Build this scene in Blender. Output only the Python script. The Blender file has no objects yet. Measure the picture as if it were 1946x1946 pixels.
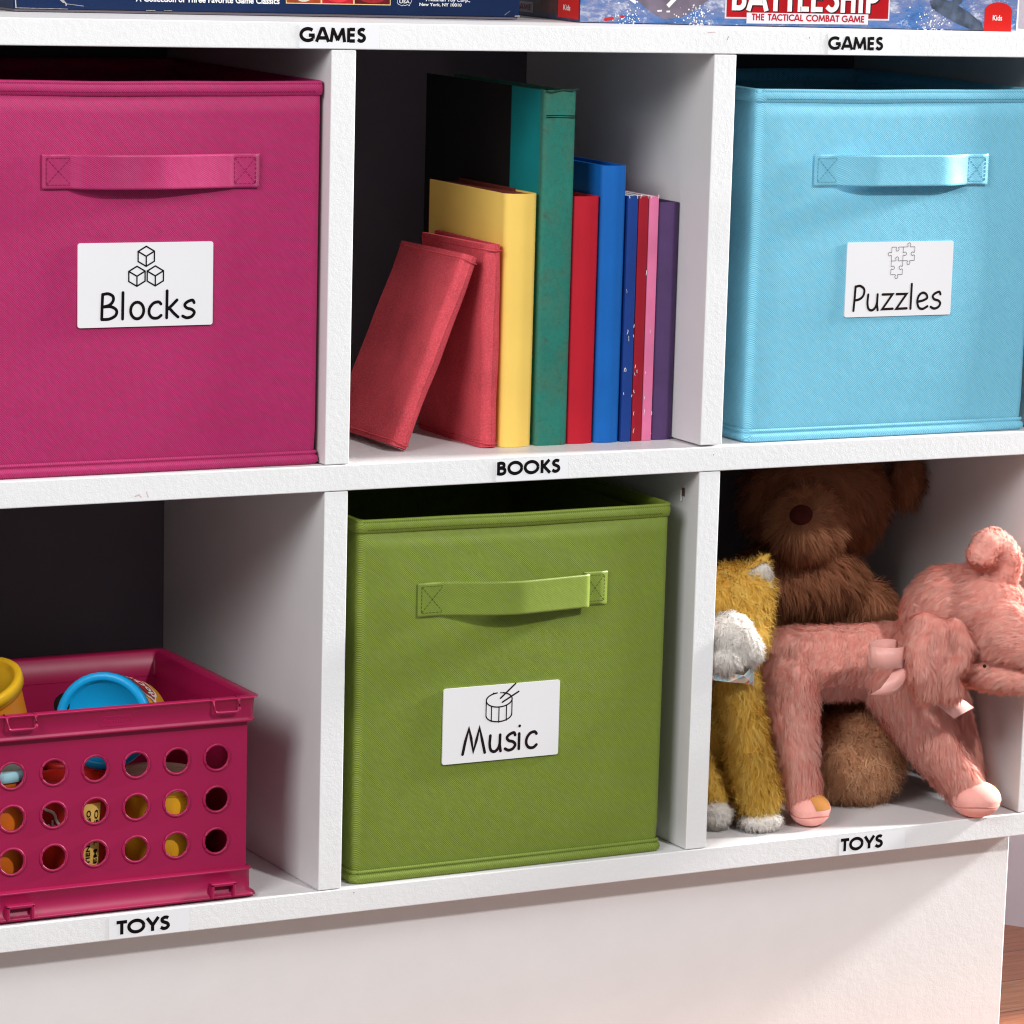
import bpy, bmesh, math, random
import numpy as np
from mathutils import Vector, Matrix

random.seed(7)
sc = bpy.context.scene
COL = sc.collection
PI = math.pi

# ------------------------------------------------------------------ camera
cam_d = bpy.data.cameras.new('camera')
cam = bpy.data.objects.new('camera', cam_d)
COL.objects.link(cam)
sc.camera = cam


def _rot(a, b, c):
    return Matrix.Rotation(c, 3, 'Z') @ Matrix.Rotation(b, 3, 'Y') @ Matrix.Rotation(a, 3, 'X')


cam.matrix_world = Matrix.Translation((-1.07440165, -2.32638877, 0.12169021)) @ \
    _rot(math.radians(78.23006793), math.radians(-2.21160101), math.radians(-30.78689936)).to_4x4()
cam_d.sensor_width = 36
cam_d.lens = 7161.7155 / 1946 * 36
cam_d.shift_x = -(1405.202 - 973) / 1946
cam_d.shift_y = (1262.538 - 973) / 1946
cam_d.clip_start = 0.05
cam_d.clip_end = 60

# ------------------------------------------------------------------ world, lamps, exposure
world = bpy.data.worlds.new('World')
sc.world = world
world.use_nodes = True
bg = world.node_tree.nodes['Background']
bg.inputs['Color'].default_value = (0.95, 0.96, 1.0, 1)
bg.inputs['Strength'].default_value = 0.26


def area_lamp(name, loc, target, size, power, color=(1, 1, 1), size_y=None):
    d = bpy.data.lights.new(name, 'AREA')
    d.energy = power
    d.color = color
    d.size = size
    if size_y:
        d.shape = 'RECTANGLE'
        d.size_y = size_y
    o = bpy.data.objects.new(name, d)
    COL.objects.link(o)
    o.location = loc
    v = Vector(target) - Vector(loc)
    o.rotation_euler = v.to_track_quat('-Z', 'Y').to_euler()
    return o


# hard-ish key lamp in front and above, big soft box on the camera side, grazing lamp from the right
area_lamp('key_lamp', (0.70, -2.9, 1.75), (0.15, 0, -0.3), 0.18, 70, (1.0, 0.995, 0.99))
area_lamp('soft_box', (-2.1, -1.4, 1.15), (0.15, 0, -0.3), 1.1, 50, (0.985, 0.99, 1.0))
area_lamp('side_lamp', (2.5, -0.12, 0.50), (0.2, 0, -0.3), 0.26, 200, (1, 0.99, 0.98))

sc.view_settings.view_transform = 'Standard'
sc.view_settings.look = 'None'
sc.view_settings.exposure = 0.04
sc.view_settings.gamma = 1.0
sc.view_settings.use_curve_mapping = False
sc.render.engine = 'CYCLES'
sc.cycles.use_denoising = True
sc.cycles.max_bounces = 8
sc.cycles.diffuse_bounces = 5
sc.cycles.filter_width = 1.2

# ------------------------------------------------------------------ helpers


def lin(r, g, b):
    def f(c):
        c /= 255.0
        return c / 12.92 if c <= 0.04045 else ((c + 0.055) / 1.055) ** 2.4
    return (f(r), f(g), f(b), 1.0)


def tag(o, label=None, cat=None, group=None, kind=None):
    if label: o['label'] = label
    if cat: o['category'] = cat
    if group: o['group'] = group
    if kind: o['kind'] = kind
    return o


def thing(name, loc, label, cat, group=None):
    o = bpy.data.objects.new(name, None)
    o.empty_display_size = 0.02
    o.location = loc
    COL.objects.link(o)
    return tag(o, label, cat, group)


def adopt(o, parent):
    """parent o (built in world coordinates) to its thing or part"""
    if parent is None:
        return o
    o.parent = parent
    base = parent
    m = Matrix.Identity(4)
    if parent.type == 'EMPTY':
        m = Matrix.Translation(parent.location)
    o.matrix_parent_inverse = m.inverted()
    return o


def mesh_obj(name, verts, faces, mat, parent=None, smooth=False, label=None, mats=None, midx=None):
    me = bpy.data.meshes.new(name)
    me.from_pydata([tuple(v) for v in verts], [], faces)
    if mats:
        for m_ in mats: me.materials.append(m_)
        if midx: me.polygons.foreach_set('material_index', midx)
    elif mat:
        me.materials.append(mat)
    if smooth:
        me.polygons.foreach_set('use_smooth', [True] * len(me.polygons))
    me.update()
    o = bpy.data.objects.new(name, me)
    COL.objects.link(o)
    if label: o['label'] = label
    return adopt(o, parent)


def bm_obj(name, bm, mat, parent=None, smooth=False, label=None, recalc=True):
    if recalc: bmesh.ops.recalc_face_normals(bm, faces=bm.faces)
    me = bpy.data.meshes.new(name)
    bm.to_mesh(me)
    bm.free()
    if mat: me.materials.append(mat)
    if smooth: me.polygons.foreach_set('use_smooth', [True] * len(me.polygons))
    o = bpy.data.objects.new(name, me)
    COL.objects.link(o)
    if label: o['label'] = label
    return adopt(o, parent)


def add_box(bm, lo, hi, bevel=0.0, seg=2):
    lo, hi = Vector(lo), Vector(hi)
    c = (lo + hi) / 2
    s = hi - lo
    r = bmesh.ops.create_cube(bm, size=1.0, matrix=Matrix.Translation(c) @ Matrix.Diagonal((s.x, s.y, s.z, 1)))
    if bevel > 0:
        es = set()
        for v in r['verts']:
            for e in v.link_edges: es.add(e)
        bmesh.ops.bevel(bm, geom=list(es), offset=bevel, segments=seg, affect='EDGES', profile=0.5)


def box_obj(name, lo, hi, mat, parent=None, bevel=0.0006, label=None):
    bm = bmesh.new()
    add_box(bm, lo, hi, bevel)
    return bm_obj(name, bm, mat, parent, False, label)


def tube_mesh(bm, pts, r, n=8, close=False):
    pts = [Vector(p) for p in pts]
    rings = []
    N = len(pts)
    for i, p in enumerate(pts):
        a = pts[(i - 1) % N] if (i > 0 or close) else p
        b = pts[(i + 1) % N] if (i < N - 1 or close) else p
        t = (b - a).normalized()
        up = Vector((0, 0, 1)) if abs(t.z) < 0.9 else Vector((0, 1, 0))
        x = t.cross(up).normalized()
        y = x.cross(t)
        rr = r[i] if isinstance(r, (list, tuple)) else r
        rings.append([bm.verts.new(p + x * rr * math.cos(2 * PI * k / n) + y * rr * math.sin(2 * PI * k / n)) for k in range(n)])
    for i in range(N if close else N - 1):
        A, B = rings[i], rings[(i + 1) % N]
        for k in range(n):
            bm.faces.new((A[k], A[(k + 1) % n], B[(k + 1) % n], B[k]))
    if not close:
        bm.faces.new(rings[0])
        bm.faces.new(rings[-1])


# ------------------------------------------------------------------ materials
class NT:
    def __init__(self, name):
        self.m = bpy.data.materials.new(name)
        self.m.use_nodes = True
        self.t = self.m.node_tree
        self.b = self.t.nodes['Principled BSDF']

    def n(self, typ, **kw):
        nd = self.t.nodes.new(typ)
        for k, v in kw.items():
            if k in nd.inputs.keys() if isinstance(k, str) else False:
                nd.inputs[k].default_value = v
            else:
                setattr(nd, k, v)
        return nd

    def l(self, a, b):
        self.t.links.new(a, b)

    def math(self, op, a, b=None, c=None):
        nd = self.t.nodes.new('ShaderNodeMath')
        nd.operation = op
        for i, v in enumerate((a, b, c)):
            if v is None: continue
            if isinstance(v, (int, float)): nd.inputs[i].default_value = v
            else: self.l(v, nd.inputs[i])
        return nd.outputs[0]

    def noise(self, scale, detail=2, rough=0.5, vec=None):
        nd = self.n('ShaderNodeTexNoise')
        nd.inputs['Scale'].default_value = scale
        nd.inputs['Detail'].default_value = detail
        nd.inputs['Roughness'].default_value = rough
        if vec is None:
            vec = self.coords()
        self.l(vec, nd.inputs['Vector'])
        return nd.outputs['Fac']

    def coords(self):
        if not hasattr(self, '_tc'):
            self._tc = self.n('ShaderNodeTexCoord')
        return self._tc.outputs['Object']

    def mapped(self, scale=(1, 1, 1), rot=(0, 0, 0)):
        mp = self.n('ShaderNodeMapping')
        mp.inputs['Scale'].default_value = scale
        mp.inputs['Rotation'].default_value = rot
        self.l(self.coords(), mp.inputs['Vector'])
        return mp.outputs['Vector']

    def ramp(self, fac, stops):
        r = self.n('ShaderNodeValToRGB')
        e = r.color_ramp.elements
        while len(e) < len(stops): e.new(0.5)
        for i, (p, c) in enumerate(stops):
            e[i].position = p
            e[i].color = c if len(c) == 4 else (*c, 1)
        self.l(fac, r.inputs[0])
        return r.outputs[0]

    def mix(self, fac, a, b, blend='MIX'):
        nd = self.n('ShaderNodeMix')
        nd.data_type = 'RGBA'
        nd.blend_type = blend
        for i, v in ((0, fac), (6, a), (7, b)):
            if isinstance(v, (int, float)): nd.inputs[i].default_value = v
            elif isinstance(v, tuple): nd.inputs[i].default_value = v
            else: self.l(v, nd.inputs[i])
        return nd.outputs[2]

    def color(self, v):
        if isinstance(v, tuple): self.b.inputs['Base Color'].default_value = v
        else: self.l(v, self.b.inputs['Base Color'])

    def bump(self, h, dist, strength=1.0, prev=None):
        nd = self.n('ShaderNodeBump')
        nd.inputs['Distance'].default_value = dist
        nd.inputs['Strength'].default_value = strength
        self.l(h, nd.inputs['Height'])
        if prev is not None: self.l(prev, nd.inputs['Normal'])
        self.l(nd.outputs[0], self.b.inputs['Normal'])
        return nd.outputs[0]

    def set(self, **kw):
        for k, v in kw.items():
            self.b.inputs[k.replace('_', ' ')].default_value = v
        return self


def plain(name, col, rough=0.5, var=0.06, scale=60, bump=0.0, bscale=800, **kw):
    t = NT(name)
    f = t.noise(scale, 3)
    c2 = tuple(min(1, x * (1 + var)) for x in col[:3]) + (1,)
    c1 = tuple(x * (1 - var) for x in col[:3]) + (1,)
    t.color(t.ramp(f, [(0.3, c1), (0.7, c2)]))
    t.b.inputs['Roughness'].default_value = rough
    t.b.inputs['Specular IOR Level'].default_value = 0.22
    if bump: t.bump(t.noise(bscale, 2), bump)
    for k, v in kw.items(): t.b.inputs[k.replace('_', ' ')].default_value = v
    return t.m


def scale_c(c, k):
    return tuple(min(1.0, x * k) for x in c[:3]) + (1,)


def paint_mat(name, col, grain=0.00035, gs=900):
    t = NT(name)
    n1 = t.noise(gs, 3, 0.6, t.mapped((1, 1, 1.25), (0, 0.5, 0)))
    n2 = t.noise(35, 3)
    base = t.ramp(n2, [(0.25, scale_c(col, 0.965)), (0.75, scale_c(col, 1.0))])
    # few small scuffs and dents
    v = t.noise(95, 5, 0.7)
    sp = t.ramp(v, [(0.735, (0, 0, 0, 1)), (0.76, (1, 1, 1, 1))])
    t.color(t.mix(t.math('MULTIPLY', sp, 0.25), base, (0.45, 0.36, 0.33, 1)))
    t.b.inputs['Roughness'].default_value = 0.42
    t.b.inputs['Specular IOR Level'].default_value = 0.35
    b = t.bump(n1, grain, 0.42)
    t.bump(t.noise(gs * 0.28, 2), grain * 1.1, 0.5, b)
    return t.m


M = {}
M['front'] = paint_mat('textured_white_paint', (0.79, 0.785, 0.785, 1))
M['melamine'] = paint_mat('smooth_white_board', (0.72, 0.70, 0.70, 1), 0.00008, 1400)
M['plinth'] = paint_mat('plinth_white_paint', (0.775, 0.765, 0.76, 1), 0.00020, 700)
M['backboard'] = plain('shaded_back_board', (0.135, 0.115, 0.135, 1), 0.9, 0.05, 20)  # shade at the back of the cubbies is put into this colour


def fabric(name, col, hi, p=0.00078, sheen=0.06):
    """embossed non-woven cloth: small pressed dots on a diagonal lattice, cloudy streaks"""
    t = NT(name)
    sep = t.n('ShaderNodeSeparateXYZ')
    t.l(t.coords(), sep.inputs[0])
    u = t.math('ADD', sep.outputs[0], sep.outputs[1])
    w = sep.outputs[2]
    a = t.math('SINE', t.math('MULTIPLY', u, PI / p))
    b = t.math('SINE', t.math('MULTIPLY', w, PI / p))
    d = t.math('MULTIPLY', a, b)                      # checker of domes and dents
    d = t.math('MULTIPLY_ADD', d, 0.5, 0.5)
    cb = t.n('ShaderNodeCombineXYZ')
    t.l(t.math('MULTIPLY', t.math('ADD', u, w), 1.0), cb.inputs[0])
    t.l(t.math('MULTIPLY', t.math('SUBTRACT', u, w), 0.22), cb.inputs[2])
    st = t.noise(380, 3, 0.6, cb.outputs[0])
    cl = t.noise(22, 3)
    base = t.ramp(d, [(0.12, scale_c(col, 0.55)), (0.5, col), (0.95, hi)])
    base = t.mix(t.math('MULTIPLY', t.ramp(st, [(0.35, (0, 0, 0, 1)), (0.7, (1, 1, 1, 1))]), 0.30), base, hi)
    base = t.mix(t.math('MULTIPLY', t.ramp(cl, [(0.3, (0, 0, 0, 1)), (0.7, (1, 1, 1, 1))]), 0.16), base, scale_c(col, 0.8))
    t.color(base)
    t.b.inputs['Roughness'].default_value = 0.55
    t.b.inputs['Specular IOR Level'].default_value = 0.26
    t.b.inputs['Sheen Weight'].default_value = sheen
    t.b.inputs['Sheen Roughness'].default_value = 0.4
    t.b.inputs['Sheen Tint'].default_value = hi
    h = t.math('ADD', d, t.math('MULTIPLY', st, 0.8))
    b1 = t.bump(h, 0.00012, 0.7)
    t.bump(t.noise(45, 2), 0.0012, 0.5, b1)
    return t.m


PINK, PINKH = (0.375, 0.014, 0.098, 1), (0.54, 0.038, 0.18, 1)
GRN, GRNH = (0.150, 0.205, 0.024, 1), (0.255, 0.335, 0.048, 1)
BLU, BLUH = (0.155, 0.50, 0.68, 1), (0.30, 0.68, 0.84, 1)
M['pink'] = fabric('pink_nonwoven', PINK, PINKH)
M['green'] = fabric('green_nonwoven', GRN, GRNH)
M['blue'] = fabric('blue_nonwoven', BLU, BLUH)
M['pink_strap'] = fabric('pink_strap_cloth', scale_c(PINK, 1.05), PINKH, 0.00065, 0.2)
M['green_strap'] = fabric('green_strap_cloth', scale_c(GRN, 1.15), GRNH, 0.00065, 0.2)
M['blue_strap'] = fabric('blue_strap_cloth', scale_c(BLU, 1.02), BLUH, 0.00065, 0.2)
for _k in ('pink_strap', 'green_strap', 'blue_strap'):
    _b = M[_k].node_tree.nodes['Principled BSDF']
    _b.inputs['Roughness'].default_value = 0.38
    _b.inputs['Specular IOR Level'].default_value = 0.45
M['pink_thread'] = plain('pink_thread', scale_c(PINK, 0.55), 0.6)
M['green_thread'] = plain('green_thread', scale_c(GRN, 0.55), 0.6)
M['blue_thread'] = plain('blue_thread', scale_c(BLU, 0.6), 0.6)
M['sticker'] = plain('white_sticker', (0.75, 0.74, 0.755, 1), 0.35, 0.01, 20)
M['clear_label'] = plain('clear_label', (0.79, 0.79, 0.81, 1), 0.3, 0.01, 30)
M['ink'] = plain('black_ink', (0.006, 0.004, 0.004, 1), 0.5, 0.0)
M['thin_ink'] = plain('grey_ink', (0.16, 0.13, 0.14, 1), 0.5, 0.0)
M['brown_ink'] = plain('brown_ink', (0.014, 0.007, 0.007, 1), 0.5, 0.0)
for _k in ('ink', 'thin_ink', 'brown_ink'):
    M[_k].node_tree.nodes['Principled BSDF'].inputs['Specular IOR Level'].default_value = 0.05

# ------------------------------------------------------------------ stroke lettering


def catmull(P, per=6, closed=False):
    P = [Vector((p[0], p[1])) for p in P]
    n = len(P)
    out = []
    rng = range(n) if closed else range(n - 1)
    for i in rng:
        if closed:
            a, b, c, d = P[(i - 1) % n], P[i], P[(i + 1) % n], P[(i + 2) % n]
        else:
            a, b, c, d = P[max(i - 1, 0)], P[i], P[i + 1], P[min(i + 2, n - 1)]
        for k in range(per):
            s = k / per
            out.append(0.5 * ((2 * b) + (c - a) * s + (2 * a - 5 * b + 4 * c - d) * s * s + (3 * b - a - 3 * c + d) * s ** 3))
    if not closed: out.append(P[-1])
    return out


def arc(cx, cy, rx, ry, a0, a1, n=18):
    return [(cx + rx * math.cos(math.radians(a0 + (a1 - a0) * k / n)), cy + ry * math.sin(math.radians(a0 + (a1 - a0) * k / n))) for k in range(n + 1)]


def stroke_outline(pts, w, round_cap):
    """returns polygons (list of 2D point lists) covering a polyline of width w"""
    pts = [Vector((p[0], p[1])) for p in pts]
    P = [pts[0]]
    for p in pts[1:]:
        if (p - P[-1]).length > 1e-6: P.append(p)
    polys = []
    n = len(P)
    if n == 1:
        return [[(P[0].x + w / 2 * math.cos(2 * PI * k / 14), P[0].y + w / 2 * math.sin(2 * PI * k / 14)) for k in range(14)]]
    L, R = [], []
    for i, p in enumerate(P):
        t0 = (p - P[i - 1]).normalized() if i > 0 else None
        t1 = (P[i + 1] - p).normalized() if i < n - 1 else None
        if t0 is None: t0 = t1
        if t1 is None: t1 = t0
        t = (t0 + t1)
        if t.length < 1e-3: t = t1
        t.normalize()
        nn = Vector((-t.y, t.x))
        k = min(1.0 / max(0.35, nn.dot(Vector((-t0.y, t0.x)))), 2.2)
        L.append(p + nn * w / 2 * k)
        R.append(p - nn * w / 2 * k)
    for i in range(n - 1):
        polys.append([tuple(L[i]), tuple(R[i]), tuple(R[i + 1]), tuple(L[i + 1])])
    if round_cap:
        for p in (P[0], P[-1]):
            polys.append([(p.x + w / 2 * math.cos(2 * PI * k / 12), p.y + w / 2 * math.sin(2 * PI * k / 12)) for k in range(12)])
    return polys


# hand-lettered, rounded glyphs: list of (points, smooth, closed) in cap-height units, and advance
CG = {
    'B': ([([(.06, .98), (.04, .5), (.03, .02)], 0, 0), ([(.06, .97), (.25, 1.0), (.42, .9), (.43, .72), (.3, .56), (.08, .50)], 1, 0),
           ([(.08, .50), (.36, .5), (.55, .36), (.52, .16), (.3, .03), (.03, .02)], 1, 0)], .72),
    'l': ([([(.06, 1.03), (.05, .02)], 0, 0)], .30),
    'o': ([(arc(.27, .33, .235, .32, 90, 450, 22), 0, 0)], .66),
    'c': ([([(.46, .56), (.38, .64), (.2, .6), (.06, .42), (.04, .2), (.15, .04), (.34, .02), (.47, .12)], 1, 0)], .62),
    'k': ([([(.06, 1.06), (.05, .02)], 0, 0), ([(.42, .70), (.24, .5), (.06, .33)], 1, 0), ([(.14, .40), (.3, .2), (.46, .04)], 1, 0)], .60),
    's': ([([(.44, .58), (.38, .68), (.2, .62), (.1, .5), (.18, .38), (.36, .32), (.45, .2), (.36, .05), (.18, .0), (.03, .07)], 1, 0)], .56),
    'P': ([([(.07, .98), (.05, .5), (.02, .0)], 0, 0), ([(.07, .97), (.27, 1.0), (.45, .86), (.43, .62), (.28, .47), (.07, .42)], 1, 0)], .58),
    'u': ([([(.06, .64), (.04, .3), (.1, .06), (.26, .0), (.4, .12), (.46, .3)], 1, 0), ([(.47, .64), (.46, .25), (.50, .0)], 0, 0)], .66),
    'z': ([([(.03, .63), (.47, .63), (.04, .03), (.5, .04)], 0, 0)], .62),
    'e': ([([(.06, .30), (.28, .34), (.47, .44), (.42, .6), (.26, .66), (.1, .54), (.04, .3), (.12, .06), (.3, .0), (.5, .1)], 1, 0)], .62),
    'M': ([([(.0, .0), (.1, .5), (.24, .98), (.34, .6), (.44, .08), (.56, .5), (.68, .98), (.8, .5), (.92, .0)], 0, 0)], 1.08),
    'i': ([([(.05, .62), (.05, .02)], 0, 0), ([(.06, .92)], 0, 0)], .32),
}
# geometric heavy capitals
FG = {
    'G': ([(arc(.50, .5, .43, .41, 48, 318, 26), 0, 0), ([(.56, .46), (.93, .46)], 0, 0), ([(.85, .46), (.82, .22)], 0, 0)], 1.00),
    'A': ([([(.04, 0), (.38, 1.0)], 0, 0), ([(.46, 1.0), (.80, 0)], 0, 0), ([(.2, .28), (.65, .28)], 0, 0), ([(.34, .93), (.5, .93)], 0, 0)], .86),
    'M': ([([(.09, 0), (.22, 1.0)], 0, 0), ([(.2, .95), (.52, .12)], 0, 0), ([(.50, .12), (.84, .95)], 0, 0), ([(.82, 1.0), (.95, 0)], 0, 0)], 1.06),
    'E': ([([(.14, 0), (.14, 1.0)], 0, 0), ([(.2, .905), (.54, .905)], 0, 0), ([(.2, .51), (.52, .51)], 0, 0), ([(.2, .095), (.54, .095)], 0, 0)], .64),
    'S': ([([(.50, .84), (.40, .91), (.27, .90), (.16, .80), (.17, .64), (.31, .54), (.45, .45), (.50, .28), (.41, .13), (.25, .09), (.08, .20)], 1, 0)], .62),
    'B': ([([(.13, 0), (.13, 1.0)], 0, 0), ([(.14, .905), (.34, .905), (.46, .83), (.46, .64), (.34, .56), (.14, .55)], 1, 0),
           ([(.14, .52), (.36, .52), (.52, .42), (.52, .2), (.38, .095), (.14, .095)], 1, 0)], .68),
    'O': ([(arc(.51, .5, .41, .42, 0, 360, 30), 0, 0)], 1.04),
    'K': ([([(.14, 0), (.14, 1.0)], 0, 0), ([(.60, 1.0), (.24, .52)], 0, 0), ([(.22, .56), (.66, 0)], 0, 0)], .72),
    'T': ([([(.31, 0), (.31, 1.0)], 0, 0), ([(.02, .905), (.60, .905)], 0, 0)], .60),
    'Y': ([([(.37, 0), (.37, .5)], 0, 0), ([(.06, 1.0), (.38, .42)], 0, 0), ([(.69, 1.0), (.37, .42)], 0, 0)], .74),
    'H': ([([(.14, 0), (.14, 1.0)], 0, 0), ([(.58, 0), (.58, 1.0)], 0, 0), ([(.14, .51), (.58, .51)], 0, 0)], .76),
    'C': ([(arc(.50, .5, .42, .41, 45, 315, 24), 0, 0)], .84),
    'I': ([([(.14, 0), (.14, 1.0)], 0, 0)], .32),
    'L': ([([(.14, 0), (.14, 1.0)], 0, 0), ([(.14, .095), (.52, .095)], 0, 0)], .56),
    'P': ([([(.14, 0), (.14, 1.0)], 0, 0), ([(.14, .905), (.36, .905), (.52, .80), (.52, .56), (.36, .44), (.14, .44)], 1, 0)], .64),
    ' ': ([], .40),
}


class Flat:
    """collects flat polygons on a plane: origin o, unit axes ex, ey and outward normal ez"""

    def __init__(self, o, ex, ez, ey=None):
        self.o, self.ex, self.ez = Vector(o), Vector(ex).normalized(), Vector(ez).normalized()
        self.ey = Vector(ey).normalized() if ey else self.ez.cross(self.ex)
        self.v, self.f = [], []
        self.k = 0

    def poly(self, pts, h=0.0):
        i = len(self.v)
        self.k += 1
        h += self.k * 2.0e-7
        for x, y in pts:
            self.v.append(self.o + self.ex * x + self.ey * y + self.ez * h)
        self.f.append(tuple(range(i, i + len(pts))))

    def stroke(self, pts, w, rc=True, smooth=False, closed=False, h=0.0):
        if smooth: pts = [tuple(p) for p in catmull(pts, 5, closed)]
        for pl in stroke_outline(pts, w, rc): self.poly(pl, h)

    def text(self, s, G, x, y, width, cap, w, rc, h=0.0, gap=0.0):
        adv = sum(G[c][1] + gap for c in s) - gap
        last = G[s[-1]]
        sx = width / adv
        for c in s:
            for pts, sm, cl in G[c][0]:
                q = [(x + p[0] * sx, y + p[1] * cap) for p in pts]
                self.stroke(q, w * cap, rc, sm, cl, h)
            x += (G[c][1] + gap) * sx

    def build(self, name, mat, parent, label=None):
        return mesh_obj(name, self.v, self.f, mat, parent, False, label)


def rrect(x0, y0, x1, y1, r, n=5):
    out = []
    for cx, cy, a in ((x1 - r, y1 - r, 0), (x0 + r, y1 - r, 90), (x0 + r, y0 + r, 180), (x1 - r, y0 + r, 270)):
        for k in range(n + 1):
            t = math.radians(a + 90 * k / n)
            out.append((cx + r * math.cos(t), cy + r * math.sin(t)))
    return out


def font_text(s, size, bold=0.0):
    cu = bpy.data.curves.new('t', 'FONT')
    cu.body = s
    cu.size = size
    cu.offset = bold
    cu.resolution_u = 3
    o = bpy.data.objects.new('t', cu)
    COL.objects.link(o)
    bpy.context.view_layer.update()
    me = bpy.data.meshes.new_from_object(o.evaluated_get(bpy.context.evaluated_depsgraph_get()))
    V = [tuple(v.co) for v in me.vertices]
    F = [tuple(p.vertices) for p in me.polygons]
    bpy.data.objects.remove(o)
    bpy.data.meshes.remove(me)
    return V, F


def flat_font(fl, s, x, y, width, cap, bold=0.0, h=0.0):
    V, F = font_text(s, 1.0, bold)
    xs = [v[0] for v in V]
    x0, x1 = min(xs), max(xs)
    i = len(fl.v)
    for v in V:
        fl.v.append(fl.o + fl.ex * (x + (v[0] - x0) / (x1 - x0) * width) + fl.ey * (y + v[1] / 0.729 * cap) + fl.ez * h)
    for f in F: fl.f.append(tuple(a + i for a in f))


# ------------------------------------------------------------------ the cube shelf
T, P_, D = 0.01817, 0.297, 0.2864
ZT1, ZM1, ZM0, ZB1, ZB0 = 0.0176, -0.2814, -0.2994, -0.5827, -0.6007
XL, XR = -0.60, 0.6148
ZF = -0.80
shelf = thing('cube_shelf', (0, 0, ZF), 'white wooden cube shelf with open cubbies, standing on a white plinth', 'shelf')


def board(name, lo, hi, front=True, label=None):
    """a board with a rough painted front edge and smoother faces"""
    bm = bmesh.new()
    add_box(bm, lo, hi, 0.0007, 2)
    bmesh.ops.recalc_face_normals(bm, faces=bm.faces)
    me = bpy.data.meshes.new(name)
    bm.to_mesh(me)
    bm.free()
    me.materials.append(M['melamine'])
    me.materials.append(M['front'])
    for p in me.polygons:
        p.material_index = 1 if p.normal.y < -0.5 else 0
    o = bpy.data.objects.new(name, me)
    COL.objects.link(o)
    if label: o['label'] = label
    return adopt(o, shelf)


board('shelf_board', (XL, 0, 0), (XR, D, ZT1), label='top board')
board('shelf_board', (XL, 0, ZM0), (XR, D, ZM1), label='middle board')
board('shelf_board', (XL, 0, ZB0), (XR, D, ZB1), label='bottom board')
g = 0.0004
for k, x in enumerate((-0.297, 0.0, 0.297, 0.5966)):
    xa, xb = x, x + T
    up = board('divider' if k < 3 else 'side_panel', (xa, 0.0003, ZM1 + (0.0012 if k == 2 else g)), (xb, D, 0 - g))
    lo = board('divider' if k < 3 else 'side_panel', (xa + 0.0003, 0.0005, ZB1 + g), (xb - 0.0002, D, ZM0 - g))
box_obj('back_panel', (XL, D + 0.0003, ZB0), (XR, D + 0.006, ZT1), M['backboard'], shelf)
box_obj('plinth', (XL, 0.0225, ZF), (0.6060, D - 0.02, ZB0 - g), M['plinth'], shelf, 0.0012)
# small chip with a torn splinter on the divider above the green bin
bm = bmesh.new()
add_box(bm, (0.2962, 0.020, -0.3205), (0.2969, 0.0235, -0.3145), 0.0002, 1)
bm_obj('chip', bm, plain('bare_wood_chip', (0.12, 0.06, 0.04, 1), 0.8), shelf)
bm = bmesh.new()
add_box(bm, (0.2955, 0.0232, -0.3245), (0.2968, 0.0242, -0.3165), 0.0002, 1)
bm_obj('splinter', bm, M['front'], shelf)


def shelf_label(x0, x1, z0, z1, word, tx0, tx1, tz, cap, lab):
    fl = Flat((0, -0.0002, 0), (1, 0, 0), (0, -1, 0), (0, 0, 1))
    fl.poly(rrect(x0, z0, x1, z1, 0.0012))
    st = fl.build('name_label', M['clear_label'], shelf, lab)
    ft = Flat((0, -0.00032, 0), (1, 0, 0), (0, -1, 0), (0, 0, 1))
    ft.text(word, FG, tx0, tz, tx1 - tx0, cap, 0.25, False)
    ft.build('lettering', M['ink'], st)


shelf_label(-0.0241, 0.0349, 0.0006, 0.0160, 'GAMES', -0.0236, 0.0250, 0.0048, 0.0094, 'GAMES label under the blue game box')
shelf_label(0.3908, 0.4533, 0.0004, 0.0156, 'GAMES', 0.3913, 0.4385, 0.0041, 0.0092, 'GAMES label above the light blue bin')
shelf_label(0.1309, 0.1887, -0.2988, -0.2838, 'BOOKS', 0.1315, 0.1826, -0.2942, 0.0094, 'BOOKS label below the row of books')
shelf_label(-0.1551, -0.0964, -0.6000, -0.5836, 'TOYS', -0.1500, -0.1105, -0.5972, 0.0096, 'TOYS label below the pink crate')
shelf_label(0.4317, 0.4916, -0.6002, -0.5852, 'TOYS', 0.4328, 0.4716, -0.5971, 0.0098, 'TOYS label below the plush toys')

# handling marks on the front edges
for pts, w, c in (([(-0.138, -0.2955), (-0.1355, -0.2945), (-0.134, -0.2962)], 0.0009, 'pink_mark'), ([(-0.1300, -0.2930), (-0.1290, -0.2965)], 0.0006, 'pink_mark'), ([(0.2905, 0.0150), (0.2965, 0.0152)], 0.0005, 'pink_mark'),
                  ([(0.3065, 0.0100), (0.3074, 0.0122)], 0.0005, 'grey_mark'), ([(0.3750, 0.0118), (0.3753, 0.0128)], 0.0005, 'grey_mark'), ([(0.0270, -0.5862), (0.0277, -0.5862)], 0.0005, 'grey_mark'), ([(0.3080, -0.2870), (0.3082, -0.2876)], 0.0005, 'grey_mark')):
    fl = Flat((0, -0.00025, 0), (1, 0, 0), (0, -1, 0), (0, 0, 1))
    fl.stroke(pts, w, True)
    if c not in M: M[c] = plain(c, (0.66, 0.50, 0.50, 1) if c == 'pink_mark' else (0.30, 0.26, 0.24, 1), 0.7)
    fl.build('scuff', M[c], shelf)

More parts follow.
